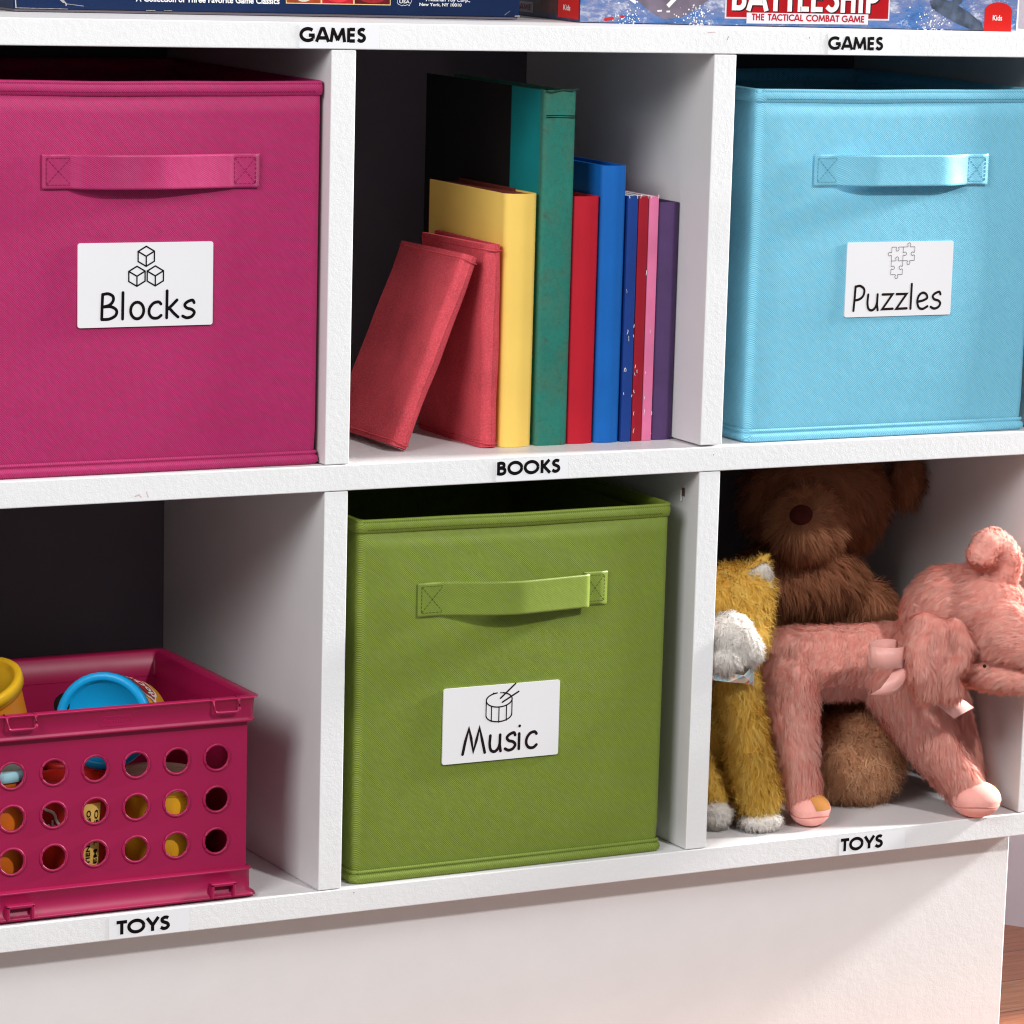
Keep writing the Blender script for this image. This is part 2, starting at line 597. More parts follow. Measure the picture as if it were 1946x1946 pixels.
# ------------------------------------------------------------------ floor and wall
t = NT('wood_floor')
br = t.n('ShaderNodeTexBrick')
br.inputs['Scale'].default_value = 1.0
br.inputs['Brick Width'].default_value = 0.9
br.inputs['Row Height'].default_value = 0.075
br.inputs['Mortar Size'].default_value = 0.0008
br.inputs['Color1'].default_value = (0.42, 0.15, 0.075, 1)
br.inputs['Color2'].default_value = (0.55, 0.26, 0.13, 1)
br.inputs['Mortar'].default_value = (0.12, 0.05, 0.03, 1)
t.l(t.coords(), br.inputs['Vector'])
gr = t.noise(14, 5, 0.65, t.mapped((1.2, 22, 1)))
t.color(t.mix(0.8, br.outputs['Color'], t.ramp(gr, [(0.3, (0.45, 0.42, 0.40, 1)), (0.7, (1.15, 1.1, 1.05, 1))]), 'MULTIPLY'))
t.set(Roughness=0.32)
t.bump(gr, 0.0006, 0.4)
M['wood'] = t.m
tag(mesh_obj('floor', [(-0.4, -0.12, ZF), (2.2, -0.12, ZF), (2.2, 2, ZF), (-0.4, 2, ZF)], [(0, 1, 2, 3)], M['wood']), kind='structure')
M['wall'] = plain('lilac_white_wall_paint', (0.62, 0.56, 0.62, 1), 0.6, 0.02, 30)
wv = []
for z in (ZF, 1.0):
    for (x, y) in ((0.66, 0.63), (1.10, 0.065), (1.14, 0.10), (0.70, 0.665)):
        wv.append((x, y, z))
tag(mesh_obj('wall', wv, [(3, 2, 1, 0), (4, 5, 6, 7), (0, 1, 5, 4), (1, 2, 6, 5), (2, 3, 7, 6), (3, 0, 4, 7)], M['wall']), kind='structure')

# ------------------------------------------------------------------ fabric bins


def loop_rr(x0, x1, y0, y1, r, bow=0.0, nside=12, nc=5):
    """rounded rectangle loop; front (y0) bowed outward by bow"""
    pts = []
    cs = [((x1 - r, y0 + r), -90), ((x1 - r, y1 - r), 0), ((x0 + r, y1 - r), 90), ((x0 + r, y0 + r), 180)]
    for ci, ((cx, cy), a) in enumerate(cs):
        for k in range(nc + 1):
            tt = math.radians(a + 90 * k / nc)
            pts.append([cx + r * math.cos(tt), cy + r * math.sin(tt)])
        nx = cs[(ci + 1) % 4]
        ax, ay = pts[-1]
        bt = math.radians(nx[1])
        bx, by = nx[0][0] + r * math.cos(bt), nx[0][1] + r * math.sin(bt)
        for k in range(1, nside):
            pts.append([ax + (bx - ax) * k / nside, ay + (by - ay) * k / nside])
    for p in pts:
        if p[1] < y0 + r:
            s = (p[0] - x0) / (x1 - x0)
            p[1] -= bow * math.sin(PI * max(0, min(1, s)))
    return pts


def loft(rows, mat, name, parent, closed=False, smooth=True, label=None):
    V, F = [], []
    n = len(rows[0][1])
    for z, lp in rows:
        for i, p in enumerate(lp):
            zz = z(p) if callable(z) else z
            V.append((p[0], p[1], zz))
    m = len(rows)
    for j in range(m - (0 if closed else 1)):
        a, b = j * n, ((j + 1) % m) * n
        for i in range(n):
            F.append((a + i, a + (i + 1) % n, b + (i + 1) % n, b + i))
    return mesh_obj(name, V, F, mat, parent, smooth, label)


def make_bin(color, x0, x1, yf, zb, zt, hx0, hx1, hz0, hz1, bow_amp, fold, seed, label, thread, kink=-1):
    rnd = random.Random(seed)
    yb = yf + 0.255
    root = thing('storage_bin', ((x0 + x1) / 2, (yf + yb) / 2, zb), label, 'storage bin', 'fabric storage bins in the cubbies')
    mat = M[color]
    R = 0.0065
    ph = rnd.uniform(0, 6)

    def wav(z):
        return lambda p: z + 0.0005 * math.sin(p[0] * 18 + ph) + 0.00015 * math.sin(p[0] * 60 + p[1] * 40 + ph)
    band = 0.0100
    # body: outer wall up to the rim band, slightly bowed, plus lining and floor
    rows = []
    N = 14
    for k in range(N + 1):
        s = k / N
        z = zb + 0.0065 + (zt - 0.004 - zb - 0.0065) * s
        bw = 0.0022 * math.sin(PI * s) + 0.0005 * math.sin(9 * s + ph)
        o = 0.0006 if k == 0 else 0.0
        rows.append((z, loop_rr(x0 + o, x1 - o, yf + o, yb - o, R, bw)))
    for z in (zt - 0.004, zb + 0.006):
        rows.append((z, loop_rr(x0 + 0.003, x1 - 0.003, yf + 0.003, yb - 0.003, R - 0.002, 0)))
    body = loft(rows, mat, 'body', root)
    bm = bmesh.new()
    add_box(bm, (x0 + 0.002, yf + 0.002, zb + 0.002), (x1 - 0.002, yb - 0.002, zb + 0.006))
    bm_obj('base', bm, mat, root)
    # folded rim band
    rr = []
    for dz, o in ((-band, -0.0002), (-band + 0.0007, 0.0010), (-band * 0.55, 0.0014), (-0.0028, 0.0012), (-0.0022, 0.0008), (-0.0016, 0.0013), (-0.0004, 0.0010), (0.0, 0.0), (-0.0004, -0.0030), (-band, -0.0032)):
        rr.append((wav(zt + dz), loop_rr(x0 - o, x1 + o, yf - o, yb + o, R + min(o, 0), 0.0004)))
    # stitch line of the band sits near its lower edge
    rim = loft(rr, mat, 'rim', root, closed=True)
    stitch = []
    bm = bmesh.new()
    x = x0 + 0.006
    zs = zt - band + 0.0030
    while x < x1 - 0.008:
        z = wav(zs)((x, yf))
        add_box(bm, (x, yf - 0.00205, z - 0.00018), (x + 0.0019, yf - 0.0012, z + 0.00018))
        x += 0.0031
    bm_obj('stitching', bm, M[thread], rim)
    # bottom piping with the pressed seam above it
    rr = []
    for dz, o in ((0.0098, 0.0001), (0.0090, 0.0010), (0.0078, 0.0011), (0.0071, 0.0001), (0.0066, 0.0004), (0.0055, 0.0017), (0.0035, 0.0021), (0.0015, 0.0016), (0.0003, 0.0002), (0.0003, -0.006)):
        rr.append((zb + dz, loop_rr(x0 - o, x1 + o, yf - o, yb + o, R + min(o, 0), 0.0006 if o > -0.001 else 0)))
    loft(rr, mat, 'piping', root)
    # strap handle: flat sewn ends and a bowed grip
    n = 44
    w0 = 0.0205
    lift = 0.0016
    xs, ys = [], []
    xr = hx1 - w0
    xl = hx0 + w0
    for k in range(n + 1):
        s = k / n
        if fold > 0:
            x = xl + (xr - xl + fold) * s
            prof = (math.sin(PI / 2 * s / 0.5) ** 1.2) if s < 0.5 else 1 - 0.5 * ((s - 0.5) / 0.5) ** 1.1
        else:
            x = xl + (xr - xl) * s
            k1 = 0.55 if kink < 0 else kink
            prof = (0.9 * min(1, s / 0.22) ** 0.6 + 0.1 * min(1, s / k1)) if s < k1 else (1 - ((s - k1) / (1 - k1)) ** 1.15)
        xs.append(x)
        ys.append(prof)
    for _ in range(3 if fold > 0 else 4):
        ys = [ys[0]] + [(ys[q - 1] + ys[q] * 2 + ys[q + 1]) / 4 for q in range(1, n)] + [ys[-1]]
    ys = [yf - 0.0022 - lift - bow_amp * p_ for p_ in ys]
    path = [(hx0, yf - 0.0022 - 0.0004)] + [(hx0 + w0 * q, yf - 0.0022 - 0.0006) for q in (0.3, 0.6, 0.9)] + list(zip(xs, ys))
    if fold > 0:
        path += [(xr + fold * 0.55, yf - 0.0042), (xr + 0.0005, yf - 0.0032)]
    else:
        path += []
    end = [(xr + w0 * q, yf - 0.0022 - 0.0007) for q in (0.12, 0.4, 0.7, 1.0)]
    path += end
    th = 0.0008
    sub = []
    V, F = [], []
    zc0, zc1 = hz0, hz1
    cols = 8
    bevel = [(0.0, 0.35), (0.0004, 0.9), (0.06, 1.0), (0.12, 0.92), (0.88, 0.92), (0.94, 1.0), (0.9996, 0.9), (1.0, 0.35)]
    tilt = 0.0
    for i, (x, y) in enumerate(path):
        a = Vector(path[max(i - 1, 0)])
        b = Vector(path[min(i + 1, len(path) - 1)])
        tt = (b - a).normalized()
        nn = Vector((tt.y, -tt.x))
        for (q, hgt) in bevel:
            V.append((x + nn.x * th * hgt, y + nn.y * th * hgt, zc0 + (zc1 - zc0) * q))
        for (q, hgt) in reversed(bevel):
            V.append((x, y, zc0 + (zc1 - zc0) * q))
    m = 2 * len(bevel)
    for i in range(len(path) - 1):
        for j in range(m):
            F.append((i * m + j, (i + 1) * m + j, (i + 1) * m + (j + 1) % m, i * m + (j + 1) % m))
    F.append(tuple(range(m)))
    F.append(tuple(reversed(range((len(path) - 1) * m, len(path) * m))))
    h = mesh_obj('handle', V, F, M[color + '_strap'], root, True)
    h.data.update()
    # stitching squares with a cross at both ends
    ysf = yf - 0.0022 - 0.0007 - th

    def dash(bm, ax, az, bx, bz, yy=None):
        L = math.hypot(bx - ax, bz - az)
        k = max(1, int(L / 0.0026))
        for i in range(k):
            s0, s1 = (i + 0.12) / k, (i + 0.78) / k
            p, q_ = Vector((ax + (bx - ax) * s0, 0, az + (bz - az) * s0)), Vector((ax + (bx - ax) * s1, 0, az + (bz - az) * s1))
            d = (q_ - p).normalized() * 0.00022
            nrm = Vector((-d.z, 0, d.x))
            y0 = (ysf if yy is None else yy) - 0.0001
            vs = [bm.verts.new((v.x, y0, v.z)) for v in (p + nrm, p - nrm, q_ - nrm, q_ + nrm)]
            bm.faces.new(vs)
            v2 = [bm.verts.new((v.x, y0 + 0.0003, v.z)) for v in (p + nrm, p - nrm, q_ - nrm, q_ + nrm)]
            for a_ in range(4): bm.faces.new((vs[a_], vs[(a_ + 1) % 4], v2[(a_ + 1) % 4], v2[a_]))
    e = 0.0026
    for (xa, xb) in ((hx0 + e, hx0 + w0 - 0.001), (xr + e + (0.0005 if fold else 0), hx1 - e)):
        bm = bmesh.new()
        for q in ((xa, hz0 + e, xb, hz0 + e), (xb, hz0 + e, xb, hz1 - e), (xb, hz1 - e, xa, hz1 - e), (xa, hz1 - e, xa, hz0 + e), (xa, hz0 + e, xb, hz1 - e), (xa, hz1 - e, xb, hz0 + e)):
            dash(bm, *q)
        bm_obj('stitching', bm, M[thread], h, recalc=True)
    return root


def sticker(root, x0, x1, z0, z1, yf, icon, word, tx0, tx1, tz, cap, w, ink, lab, rot=0.0):
    """thin paper sticker with rounded corners following the slightly bowed front"""
    n = 16
    y = yf
    fl = Flat((0, y, 0), (1, 0, 0), (0, -1, 0), (0, 0, 1))
    pts = rrect(x0, z0, x1, z1, 0.0016)
    bm = bmesh.new()
    vs = [bm.verts.new((px, y, pz)) for px, pz in pts]
    f = bm.faces.new(vs)
    r = bmesh.ops.extrude_face_region(bm, geom=[f])
    for v in r['geom']:
        if isinstance(v, bmesh.types.BMVert): v.co.y += 0.0012
    st = bm_obj('sticker', bm, M['sticker'], root, label=lab)
    ft = Flat((0, y - 0.00008, 0), (1, 0, 0), (0, -1, 0), (0, 0, 1))
    ft.text(word, CG, tx0, tz, tx1 - tx0, cap, w, True)
    ft.build('lettering', ink, st)
    fi = Flat((0, y - 0.00008, 0), (1, 0, 0), (0, -1, 0), (0, 0, 1))
    icon(fi, x0, z0, x1 - x0, z1 - z0)
    fi.build('icon', M['thin_ink'] if word == 'Puzzles' else ink, st)
    return st


def icon_blocks(f, x0, z0, w, h):
    r = 0.0066
    for cx, cz in ((.5, .835), (.432, .60), (.568, .60)):
        X, Z = x0 + w * cx, z0 + h * cz + 0.0
        hx = [(X + r * math.sin(math.radians(60 * k)), Z + r * math.cos(math.radians(60 * k))) for k in range(7)]
        f.stroke(hx, 0.0010, True)
        for k in (1, 3, 5):
            f.stroke([(X, Z), (X + r * math.sin(math.radians(60 * k)), Z + r * math.cos(math.radians(60 * k)))], 0.0010, True)


def icon_drum(f, x0, z0, w, h):
    cx, rx, ry = x0 + w * .475, w * .111, h * .095
    zt_, zb_ = z0 + h * .80, z0 + h * .615
    lw = 0.00100
    f.stroke(arc(cx, zt_, rx, ry, -180, 75, 30), lw)
    f.stroke(arc(cx, zt_, rx, ry, 100, 180, 10), lw)
    f.stroke(arc(cx, zb_ - h * .01, rx, ry, 180, 360, 20), lw)
    for s in (-1, -.58, 0, .58, 1):
        z_off = -ry * math.sqrt(max(0, 1 - s * s))
        f.stroke([(cx + rx * s, zt_ + z_off), (cx + rx * s, zb_ + z_off - h * .012)], lw * .9)
        if abs(s) < 1: f.stroke([(cx + rx * s, zb_ + z_off - h * .012)], 0.0014)
    f.stroke([(cx + rx * .1, zt_ + h * .02), (cx + rx * 1.25, zt_ + h * .20)], lw * 1.2)
    f.stroke([(cx + rx * .25, zt_ - h * .035), (cx + rx * 1.5, zt_ + h * .09)], lw * 1.2)
    for s in (-.45, .12):
        f.stroke([(cx + rx * s, zt_ + ry * .98)], 0.0012)


def icon_puzzle(f, x0, z0, w, h):
    s = w * .108
    sy = h * .185
    X0, Z0 = x0 + w * .415, z0 + h * .93

    def edge(a, b, sgn):
        a, b = Vector(a), Vector(b)
        d = b - a
        nn = Vector((-d.y, d.x)) * sgn
        L = 1.0
        q = [(0, 0), (.38, 0), (.42, .06), (.36, .16), (.42, .27), (.5, .30), (.58, .27), (.64, .16), (.58, .06), (.62, 0), (1, 0)]
        return [tuple(a + d * u + nn * v) for u, v in q]
    lw = 0.00045
    k = [(0, 0, (-1, 1, -1, 1)), (1, 0, (1, 1, 1, -1)), (0, 1, (0, -1, 1, -1))]
    for cx, cy, (tp, rt, bt, lf) in k:
        ax, az = X0 + cx * s, Z0 - cy * sy
        TL, TR, BL, BR = (ax, az), (ax + s, az), (ax, az - sy), (ax + s, az - sy)
        if cy == 0: f.stroke(edge(TL, TR, tp), lw, False)
        f.stroke(edge(TR, BR, (rt if cx == 0 and cy == 0 else -1)), lw, False)
        f.stroke(edge(BL, BR, 1 if cy == 0 and cx == 0 else -1), lw, False)
        if cx == 0: f.stroke(edge(TL, BL, -1 if cy == 0 else 1), lw, False)


b1 = make_bin('pink', -0.2545, -0.0018, 0.0085, ZM1, -0.0220, -0.2013, -0.0492, -0.0920, -0.0694, 0.0090, 0.0, 3,
              'pink fabric storage bin with a white Blocks sticker and matching strap handle', 'pink_thread', 0.52)
sticker(b1, -0.1765, -0.0815, -0.1830, -0.1275, 0.0055, icon_blocks, 'Blocks', -0.1605, -0.0925, -0.1780, 0.0172, 0.120, M['ink'], 'Blocks sticker')
b2 = make_bin('blue', 0.3400, 0.5868, 0.0085, ZM1, -0.0245, 0.3875, 0.5400, -0.0942, -0.0716, 0.0095, 0.0, 5,
              'light blue fabric storage bin with a white Puzzles sticker and strap handle', 'blue_thread', 0.80)
sticker(b2, 0.4190, 0.5128, -0.1910, -0.1360, 0.0055, icon_puzzle, 'Puzzles', 0.4262, 0.5055, -0.1862, 0.0182, 0.105, M['brown_ink'], 'Puzzles sticker')
b3 = make_bin('green', 0.0300, 0.2785, 0.0070, ZB1, -0.3222, 0.0745, 0.2255, -0.3925, -0.3685, 0.0145, 0.0012, 8,
              'olive green fabric storage bin with a white Music sticker and bulging strap handle', 'green_thread')
sticker(b3, 0.0965, 0.1895, -0.5010, -0.4460, 0.0040, icon_drum, 'Music', 0.1125, 0.1745, -0.4946, 0.0186, 0.120, M['brown_ink'], 'Music sticker')

# ------------------------------------------------------------------ books
M['pages'] = plain('book_pages', (0.62, 0.55, 0.42, 1), 0.8, 0.08, 400)
M['white_pages'] = plain('white_pages', (0.75, 0.74, 0.74, 1), 0.8, 0.05, 400)


def suede(name, col):
    t = NT(name)
    n1 = t.noise(28, 4, 0.6)
    n2 = t.noise(900, 3, 0.7)
    c = t.ramp(n1, [(0.3, scale_c(col, 0.74)), (0.7, scale_c(col, 1.15))])
    t.color(t.mix(t.ramp(n2, [(0.42, (0, 0, 0, 1)), (0.66, (0.6, 0.6, 0.6, 1))]), c, scale_c(col, 1.6)))
    t.set(Roughness=0.9)
    t.b.inputs['Sheen Weight'].default_value = 0.5
    t.b.inputs['Sheen Tint'].default_value = scale_c(col, 1.6)
    t.b.inputs['Specular IOR Level'].default_value = 0.1
    b = t.bump(n2, 0.0004, 0.9)
    t.bump(t.noise(60, 2), 0.0015, 0.5, b)
    return t.m


M['coral'] = suede('coral_suede', (0.54, 0.070, 0.088, 1))


def worn(name, col, spot, amount=0.66, rough=0.45, sc_=90, chips=False):
    t = NT(name)
    n1 = t.noise(sc_, 5, 0.7)
    n0 = t.noise(25, 3)
    f = t.ramp(n1, [(amount - 0.04, (0, 0, 0, 1)), (amount + 0.04, (1, 1, 1, 1))])
    base = t.ramp(n0, [(0.3, scale_c(col, 0.88)), (0.7, scale_c(col, 1.1))])
    if chips:      # cloth rubbed and foxed in cloudy patches
        pm = t.ramp(t.noise(48, 4, 0.6), [(0.42, (0, 0, 0, 1)), (0.62, (1, 1, 1, 1))])
        base = t.mix(t.math('MULTIPLY', pm, 0.55), base, scale_c(spot, 1.3))
        base = t.mix(t.math('MULTIPLY', t.ramp(t.noise(300, 3, 0.7), [(0.45, (0, 0, 0, 1)), (0.6, (1, 1, 1, 1))]), 0.25), base, scale_c(col, 0.6))
    t.color(t.mix(f, base, spot))
    t.set(Roughness=rough)
    t.b.inputs['Specular IOR Level'].default_value = 0.2
    t.bump(t.noise(900, 2), 0.0001, 0.5)
    return t.m


M['teal_spine'] = worn('worn_teal_cloth', (0.022, 0.185, 0.140, 1), (0.050, 0.115, 0.075, 1), 0.62, 0.6, 240, True)
M['teal'] = plain('teal_cloth', (0.005, 0.21, 0.22, 1), 0.6)
M['black_board'] = plain('black_book_board', (0.010, 0.009, 0.009, 1), 0.6)
M['yellow_paper'] = plain('yellow_paper', (0.86, 0.58, 0.13, 1), 0.55, 0.03, 30, 0.0004, 60)
M['maroon'] = plain('maroon_board', (0.16, 0.03, 0.02, 1), 0.6)
M['red_cover'] = plain('red_paper', (0.46, 0.010, 0.024, 1), 0.5, 0.05, 30)
M['blue_cover'] = plain('blue_cloth', (0.006, 0.115, 0.42, 1), 0.5, 0.06, 30)
M['navy_worn'] = worn('worn_dark_blue_card', (0.012, 0.045, 0.22, 1), (0.7, 0.7, 0.75, 1), 0.77, 0.4, 70)
M['dred_worn'] = worn('worn_dark_red_card', (0.30, 0.010, 0.022, 1), (0.7, 0.6, 0.6, 1), 0.79, 0.4, 70)
M['rose_worn'] = worn('worn_rose_card', (0.68, 0.17, 0.32, 1), (0.8, 0.75, 0.76, 1), 0.72, 0.45, 70)
M['purple_cover'] = plain('purple_cloth', (0.075, 0.038, 0.115, 1), 0.55, 0.08, 60, 0.0001)


def book_section(w, d, t, r, cap=0.0):
    """cross-section (x,y) of a hard cover: outer outline then the inner one, open at the back"""
    out = [(0, d)]
    n = 5
    for k in range(n + 1):
        a = math.radians(180 + 90 * k / n)
        out.append((r + r * math.cos(a), r + r * math.sin(a)))
    m = 4
    for k in range(1, m):
        s = k / m
        out.append((r + (w - 2 * r) * s, -cap * math.sin(PI * s)))
    for k in range(n + 1):
        a = math.radians(270 + 90 * k / n)
        out.append((w - r + r * math.cos(a), r + r * math.sin(a)))
    out.append((w, d))
    ri = max(r - t, 0.0004)
    inn = [(w - t, d), (w - t, t + ri), (w - t - ri, t), (t + ri, t), (t, t + ri), (t, d)]
    return out + inn


def make_book(x0, x1, yf, z0, z1, depth, mat, label, pages=True, t=0.0022, r=0.003, cap=0.0006, page_mat=None, page_drop=0.004, tr=None, name='book', inner=None, cat='book', soft=False):
    w = x1 - x0
    root = thing(name, ((x0 + x1) / 2, yf + depth / 2, z0), label, cat, 'books in the middle cubby')
    sec = book_section(w, depth, t, r, cap)
    n = len(sec)
    nz = 14 if soft else 2
    V, F = [], []
    for j in range(nz):
        s = j / (nz - 1)
        z = z0 + (z1 - z0) * s
        for (px, py) in sec:
            wob = 0.0
            if soft:
                wob = 0.0007 * math.sin(s * 7 + px * 300 + py * 20) + 0.0004 * math.sin(s * 17 + py * 60)
            V.append((x0 + px + wob, yf + py + wob * 0.7, z + (0.0008 * math.sin(py * 45 + px * 200) if soft and j in (0, nz - 1) else 0)))
    for j in range(nz - 1):
        for i in range(n):
            F.append((j * n + i, j * n + (i + 1) % n, (j + 1) * n + (i + 1) % n, (j + 1) * n + i))
    # caps of the section as quads strips (outer/inner pair up through a triangle fan of ngons)
    top = (nz - 1) * n
    F.append(tuple(range(n - 1, -1, -1)))
    F.append(tuple(range(top, top + n)))
    if tr is not None:
        V = [tr @ Vector(v) for v in V]
    cov = mesh_obj('cover', V, F, mat if not isinstance(mat, list) else None, root, False)
    if soft or True:
        cov.data.polygons.foreach_set('use_smooth', [len(p.vertices) == 4 for p in cov.data.polygons])
        cov.data.update()
        md = cov.modifiers.new('edges', 'EDGE_SPLIT')
        md.split_angle = math.radians(40)
    if pages:
        bm = bmesh.new()
        add_box(bm, (x0 + t + 0.0002, yf + max(t + 0.001, r + 0.0006), z0 + 0.003), (x1 - t - 0.0002, yf + depth - 0.004, z1 - page_drop))
        if tr is not None: bmesh.ops.transform(bm, matrix=tr, verts=bm.verts)
        bm_obj('pages', bm, page_mat or M['pages'], root)
    return root, cov


ZS = ZM1 + 0.0002
BY = 0.0392
# leaning coral book, tipped to the right against its twin
ang = math.radians(21.6)
piv = Vector((0.0822, 0, ZS))
lean = Matrix.Translation(piv) @ Matrix.Rotation(ang, 4, 'Y') @ Matrix.Translation(-piv)


def hem(root, x0, x1, yf, z0, z1, depth, tr=None):
    """stitched hem ridge along top and bottom of the suede cover"""
    for z in (z0 + 0.0035, z1 - 0.0035):
        bm = bmesh.new()
        pts = [(x0 - 0.0001, yf + depth * s, z + 0.0004 * math.sin(s * 30)) for s in (1, .8, .6, .4, .2, .05)] + [(x0 + 0.003, yf - 0.0006, z), ((x0 + x1) / 2, yf - 0.0008, z - 0.0006), (x1 - 0.002, yf - 0.0006, z)]
        tube_mesh(bm, pts, 0.00055, 6)
        if tr is not None: bmesh.ops.transform(bm, matrix=tr, verts=bm.verts)
        bm_obj('hem', bm, M['coral'], root, True)


r_, _ = make_book(0.0690, 0.0822, BY, ZS, ZS + 0.1437, 0.101, M['coral'], 'coral suede-covered book leaning to the right, leftmost in the cubby', True, 0.0026, 0.0060, 0.0004, page_mat=M['maroon'], page_drop=0.003, tr=lean, soft=True)
hem(r_, 0.0690, 0.0822, BY, ZS, ZS + 0.1437, 0.101, lean)
r_, _ = make_book(0.1392, 0.1527, BY - 0.001, ZS, ZS + 0.1442, 0.103, M['coral'], 'upright coral suede-covered book touching the yellow book', True, 0.0030, 0.0062, 0.0004, page_mat=M['maroon'], page_drop=0.003, soft=True)
hem(r_, 0.1392, 0.1527, BY - 0.001, ZS, ZS + 0.1442, 0.103)
ry_, _ = make_book(0.1545, 0.1805, BY, ZS, -0.1012, 0.122, M['yellow_paper'], 'thick book wrapped in plain yellow paper', True, 0.0010, 0.0060, 0.0015, page_mat=M['maroon'], page_drop=0.0012)
rb, cv = make_book(0.1826, 0.2085, BY, ZS, -0.0288, 0.187, M['teal_spine'], 'tallest book, worn teal cloth spine with black cover boards', True, 0.0030, 0.0030, 0.0006, page_drop=0.004)
# black boards over the back two thirds of both sides, teal cloth strip in front
box_obj('board_cover', (0.1823, BY + 0.0500, ZS + 0.0003), (0.1826, BY + 0.1872, -0.0285), M['black_board'], rb, 0.0001, 'black paper board')
box_obj('cloth_strip', (0.18245, BY + 0.0062, ZS + 0.0006), (0.1826, BY + 0.0499, -0.0290), M['teal'], rb, 0.00002, 'smooth teal strip')
fl = Flat((0, BY - 0.0008, 0), (1, 0, 0), (0, -1, 0), (0, 0, 1))
for z in (-0.0462, -0.0476):
    fl.stroke([(0.1838, z), (0.2078, z - 0.0003)], 0.0005, False)
fl.build('spine_line', M['ink'], rb)
bm = bmesh.new()
tube_mesh(bm, [(0.1835, BY - 0.0002, -0.0292), (0.187, BY - 0.0012, -0.0300), (0.196, BY - 0.001, -0.0284), (0.204, BY - 0.0012, -0.0288), (0.2088, BY - 0.0004, -0.0276)], 0.0007, 6)
bm_obj('frayed_edge', bm, plain('frayed_cloth', (0.02, 0.06, 0.045, 1), 0.8), rb, True)
make_book(0.2092, 0.2303, BY + 0.001, ZS, -0.1035, 0.120, M['red_cover'], 'plain bright red book between the teal and the blue one', True, 0.0016, 0.0035, 0.0012)
make_book(0.2312, 0.2519, BY, ZS, -0.0818, 0.135, M['blue_cover'], 'tall medium blue book right of the bright red one', True, 0.0016, 0.0050, 0.0016, page_mat=M['blue_cover'], page_drop=0.0022)
rn_, _ = make_book(0.2526, 0.2610, BY, ZS, -0.1035, 0.110, M['navy_worn'], 'thin dark blue book with chipped white edges', True, 0.0007, 0.0008, 0.0002, page_mat=M['white_pages'], page_drop=0.0002)
rd_, _ = make_book(0.2615, 0.2697, BY, ZS, -0.1037, 0.110, M['dred_worn'], 'thin dark red book between the dark blue and rose pink ones', True, 0.0007, 0.0008, 0.0002, page_mat=M['white_pages'], page_drop=0.0002)
rr_, _ = make_book(0.2702, 0.2781, BY, ZS, -0.1040, 0.110, M['rose_worn'], 'thin rose pink book with scuffed spine', True, 0.0007, 0.0008, 0.0002, page_mat=M['white_pages'], page_drop=0.0002)
make_book(0.2787, 0.2963, BY + 0.0015, ZS, -0.1085, 0.120, M['purple_cover'], 'dark purple book against the right cubby wall', True, 0.0016, 0.0020, 0.0010)

box_obj('inner_board', (0.1550, BY + 0.118, ZS + 0.001), (0.1562, BY + 0.1235, -0.1018), M['red_cover'], ry_, 0.0001, 'red board showing behind the yellow wrapper')
box_obj('inner_board', (0.1775, BY + 0.034, ZS + 0.001), (0.1790, BY + 0.1205, -0.1002), M['maroon'], ry_, 0.0003)
for (rt_, xa, xb, sd) in ((rn_, 0.2526, 0.2610, 1), (rd_, 0.2615, 0.2697, 2), (rr_, 0.2702, 0.2781, 3)):
    rc = random.Random(sd)
    spots = [(rc.choice((xa + 0.0009, xb - 0.0007, xa + 0.0012)), ZS + abs(rc.gauss(0, 0.065)) + 0.002) for _ in range(6)] + [((xa + xb) / 2 + rc.uniform(-.002, .002), ZS + rc.uniform(0.02, 0.09)) for _ in range(3 if sd == 1 else 1)] + [(xa + 0.001, -0.1050), (xb - 0.001, -0.1052)]
    fl = Flat((0, BY - 0.0004, 0), (1, 0, 0), (0, -1, 0), (0, 0, 1))
    for (x, z) in spots:
        if z > -0.1045: continue
        pts = [(x, z)]
        for _ in range(rc.choice((1, 2, 3))):
            pts.append((min(xb - .0004, max(xa + .0004, pts[-1][0] + rc.uniform(-.0005, .0005))), pts[-1][1] + rc.uniform(.0003, .0015)))
        fl.stroke(pts, rc.uniform(0.0002, 0.0005), True)
    fl.build('chipped_paint', M['white_pages'], rt_)

# ------------------------------------------------------------------ plastic crate
t = NT('magenta_plastic')
t.color(t.ramp(t.noise(12, 2), [(0.3, (0.30, 0.005, 0.055, 1)), (0.7, (0.335, 0.007, 0.064, 1))]))
t.set(Roughness=0.42)
t.b.inputs['Specular IOR Level'].default_value = 0.35
t.bump(t.noise(60, 2), 0.0003, 0.3)
M['crate'] = t.m

CX0, CX1 = -0.2725, -0.0508      # wall outer x
CY0, CY1 = 0.0100, 0.1720
CZ0, CZ1 = -0.5808, -0.4398
crate = thing('storage_crate', (-0.1625, 0.09, ZB1), 'magenta plastic crate with round holes, holding tubs of modelling dough', 'crate')
WT = 0.0022
hc = [-0.0733 - 0.02945 * k for k in range(7)]
hr = [-0.4818, -0.5113, -0.5410]
HR = 0.0092


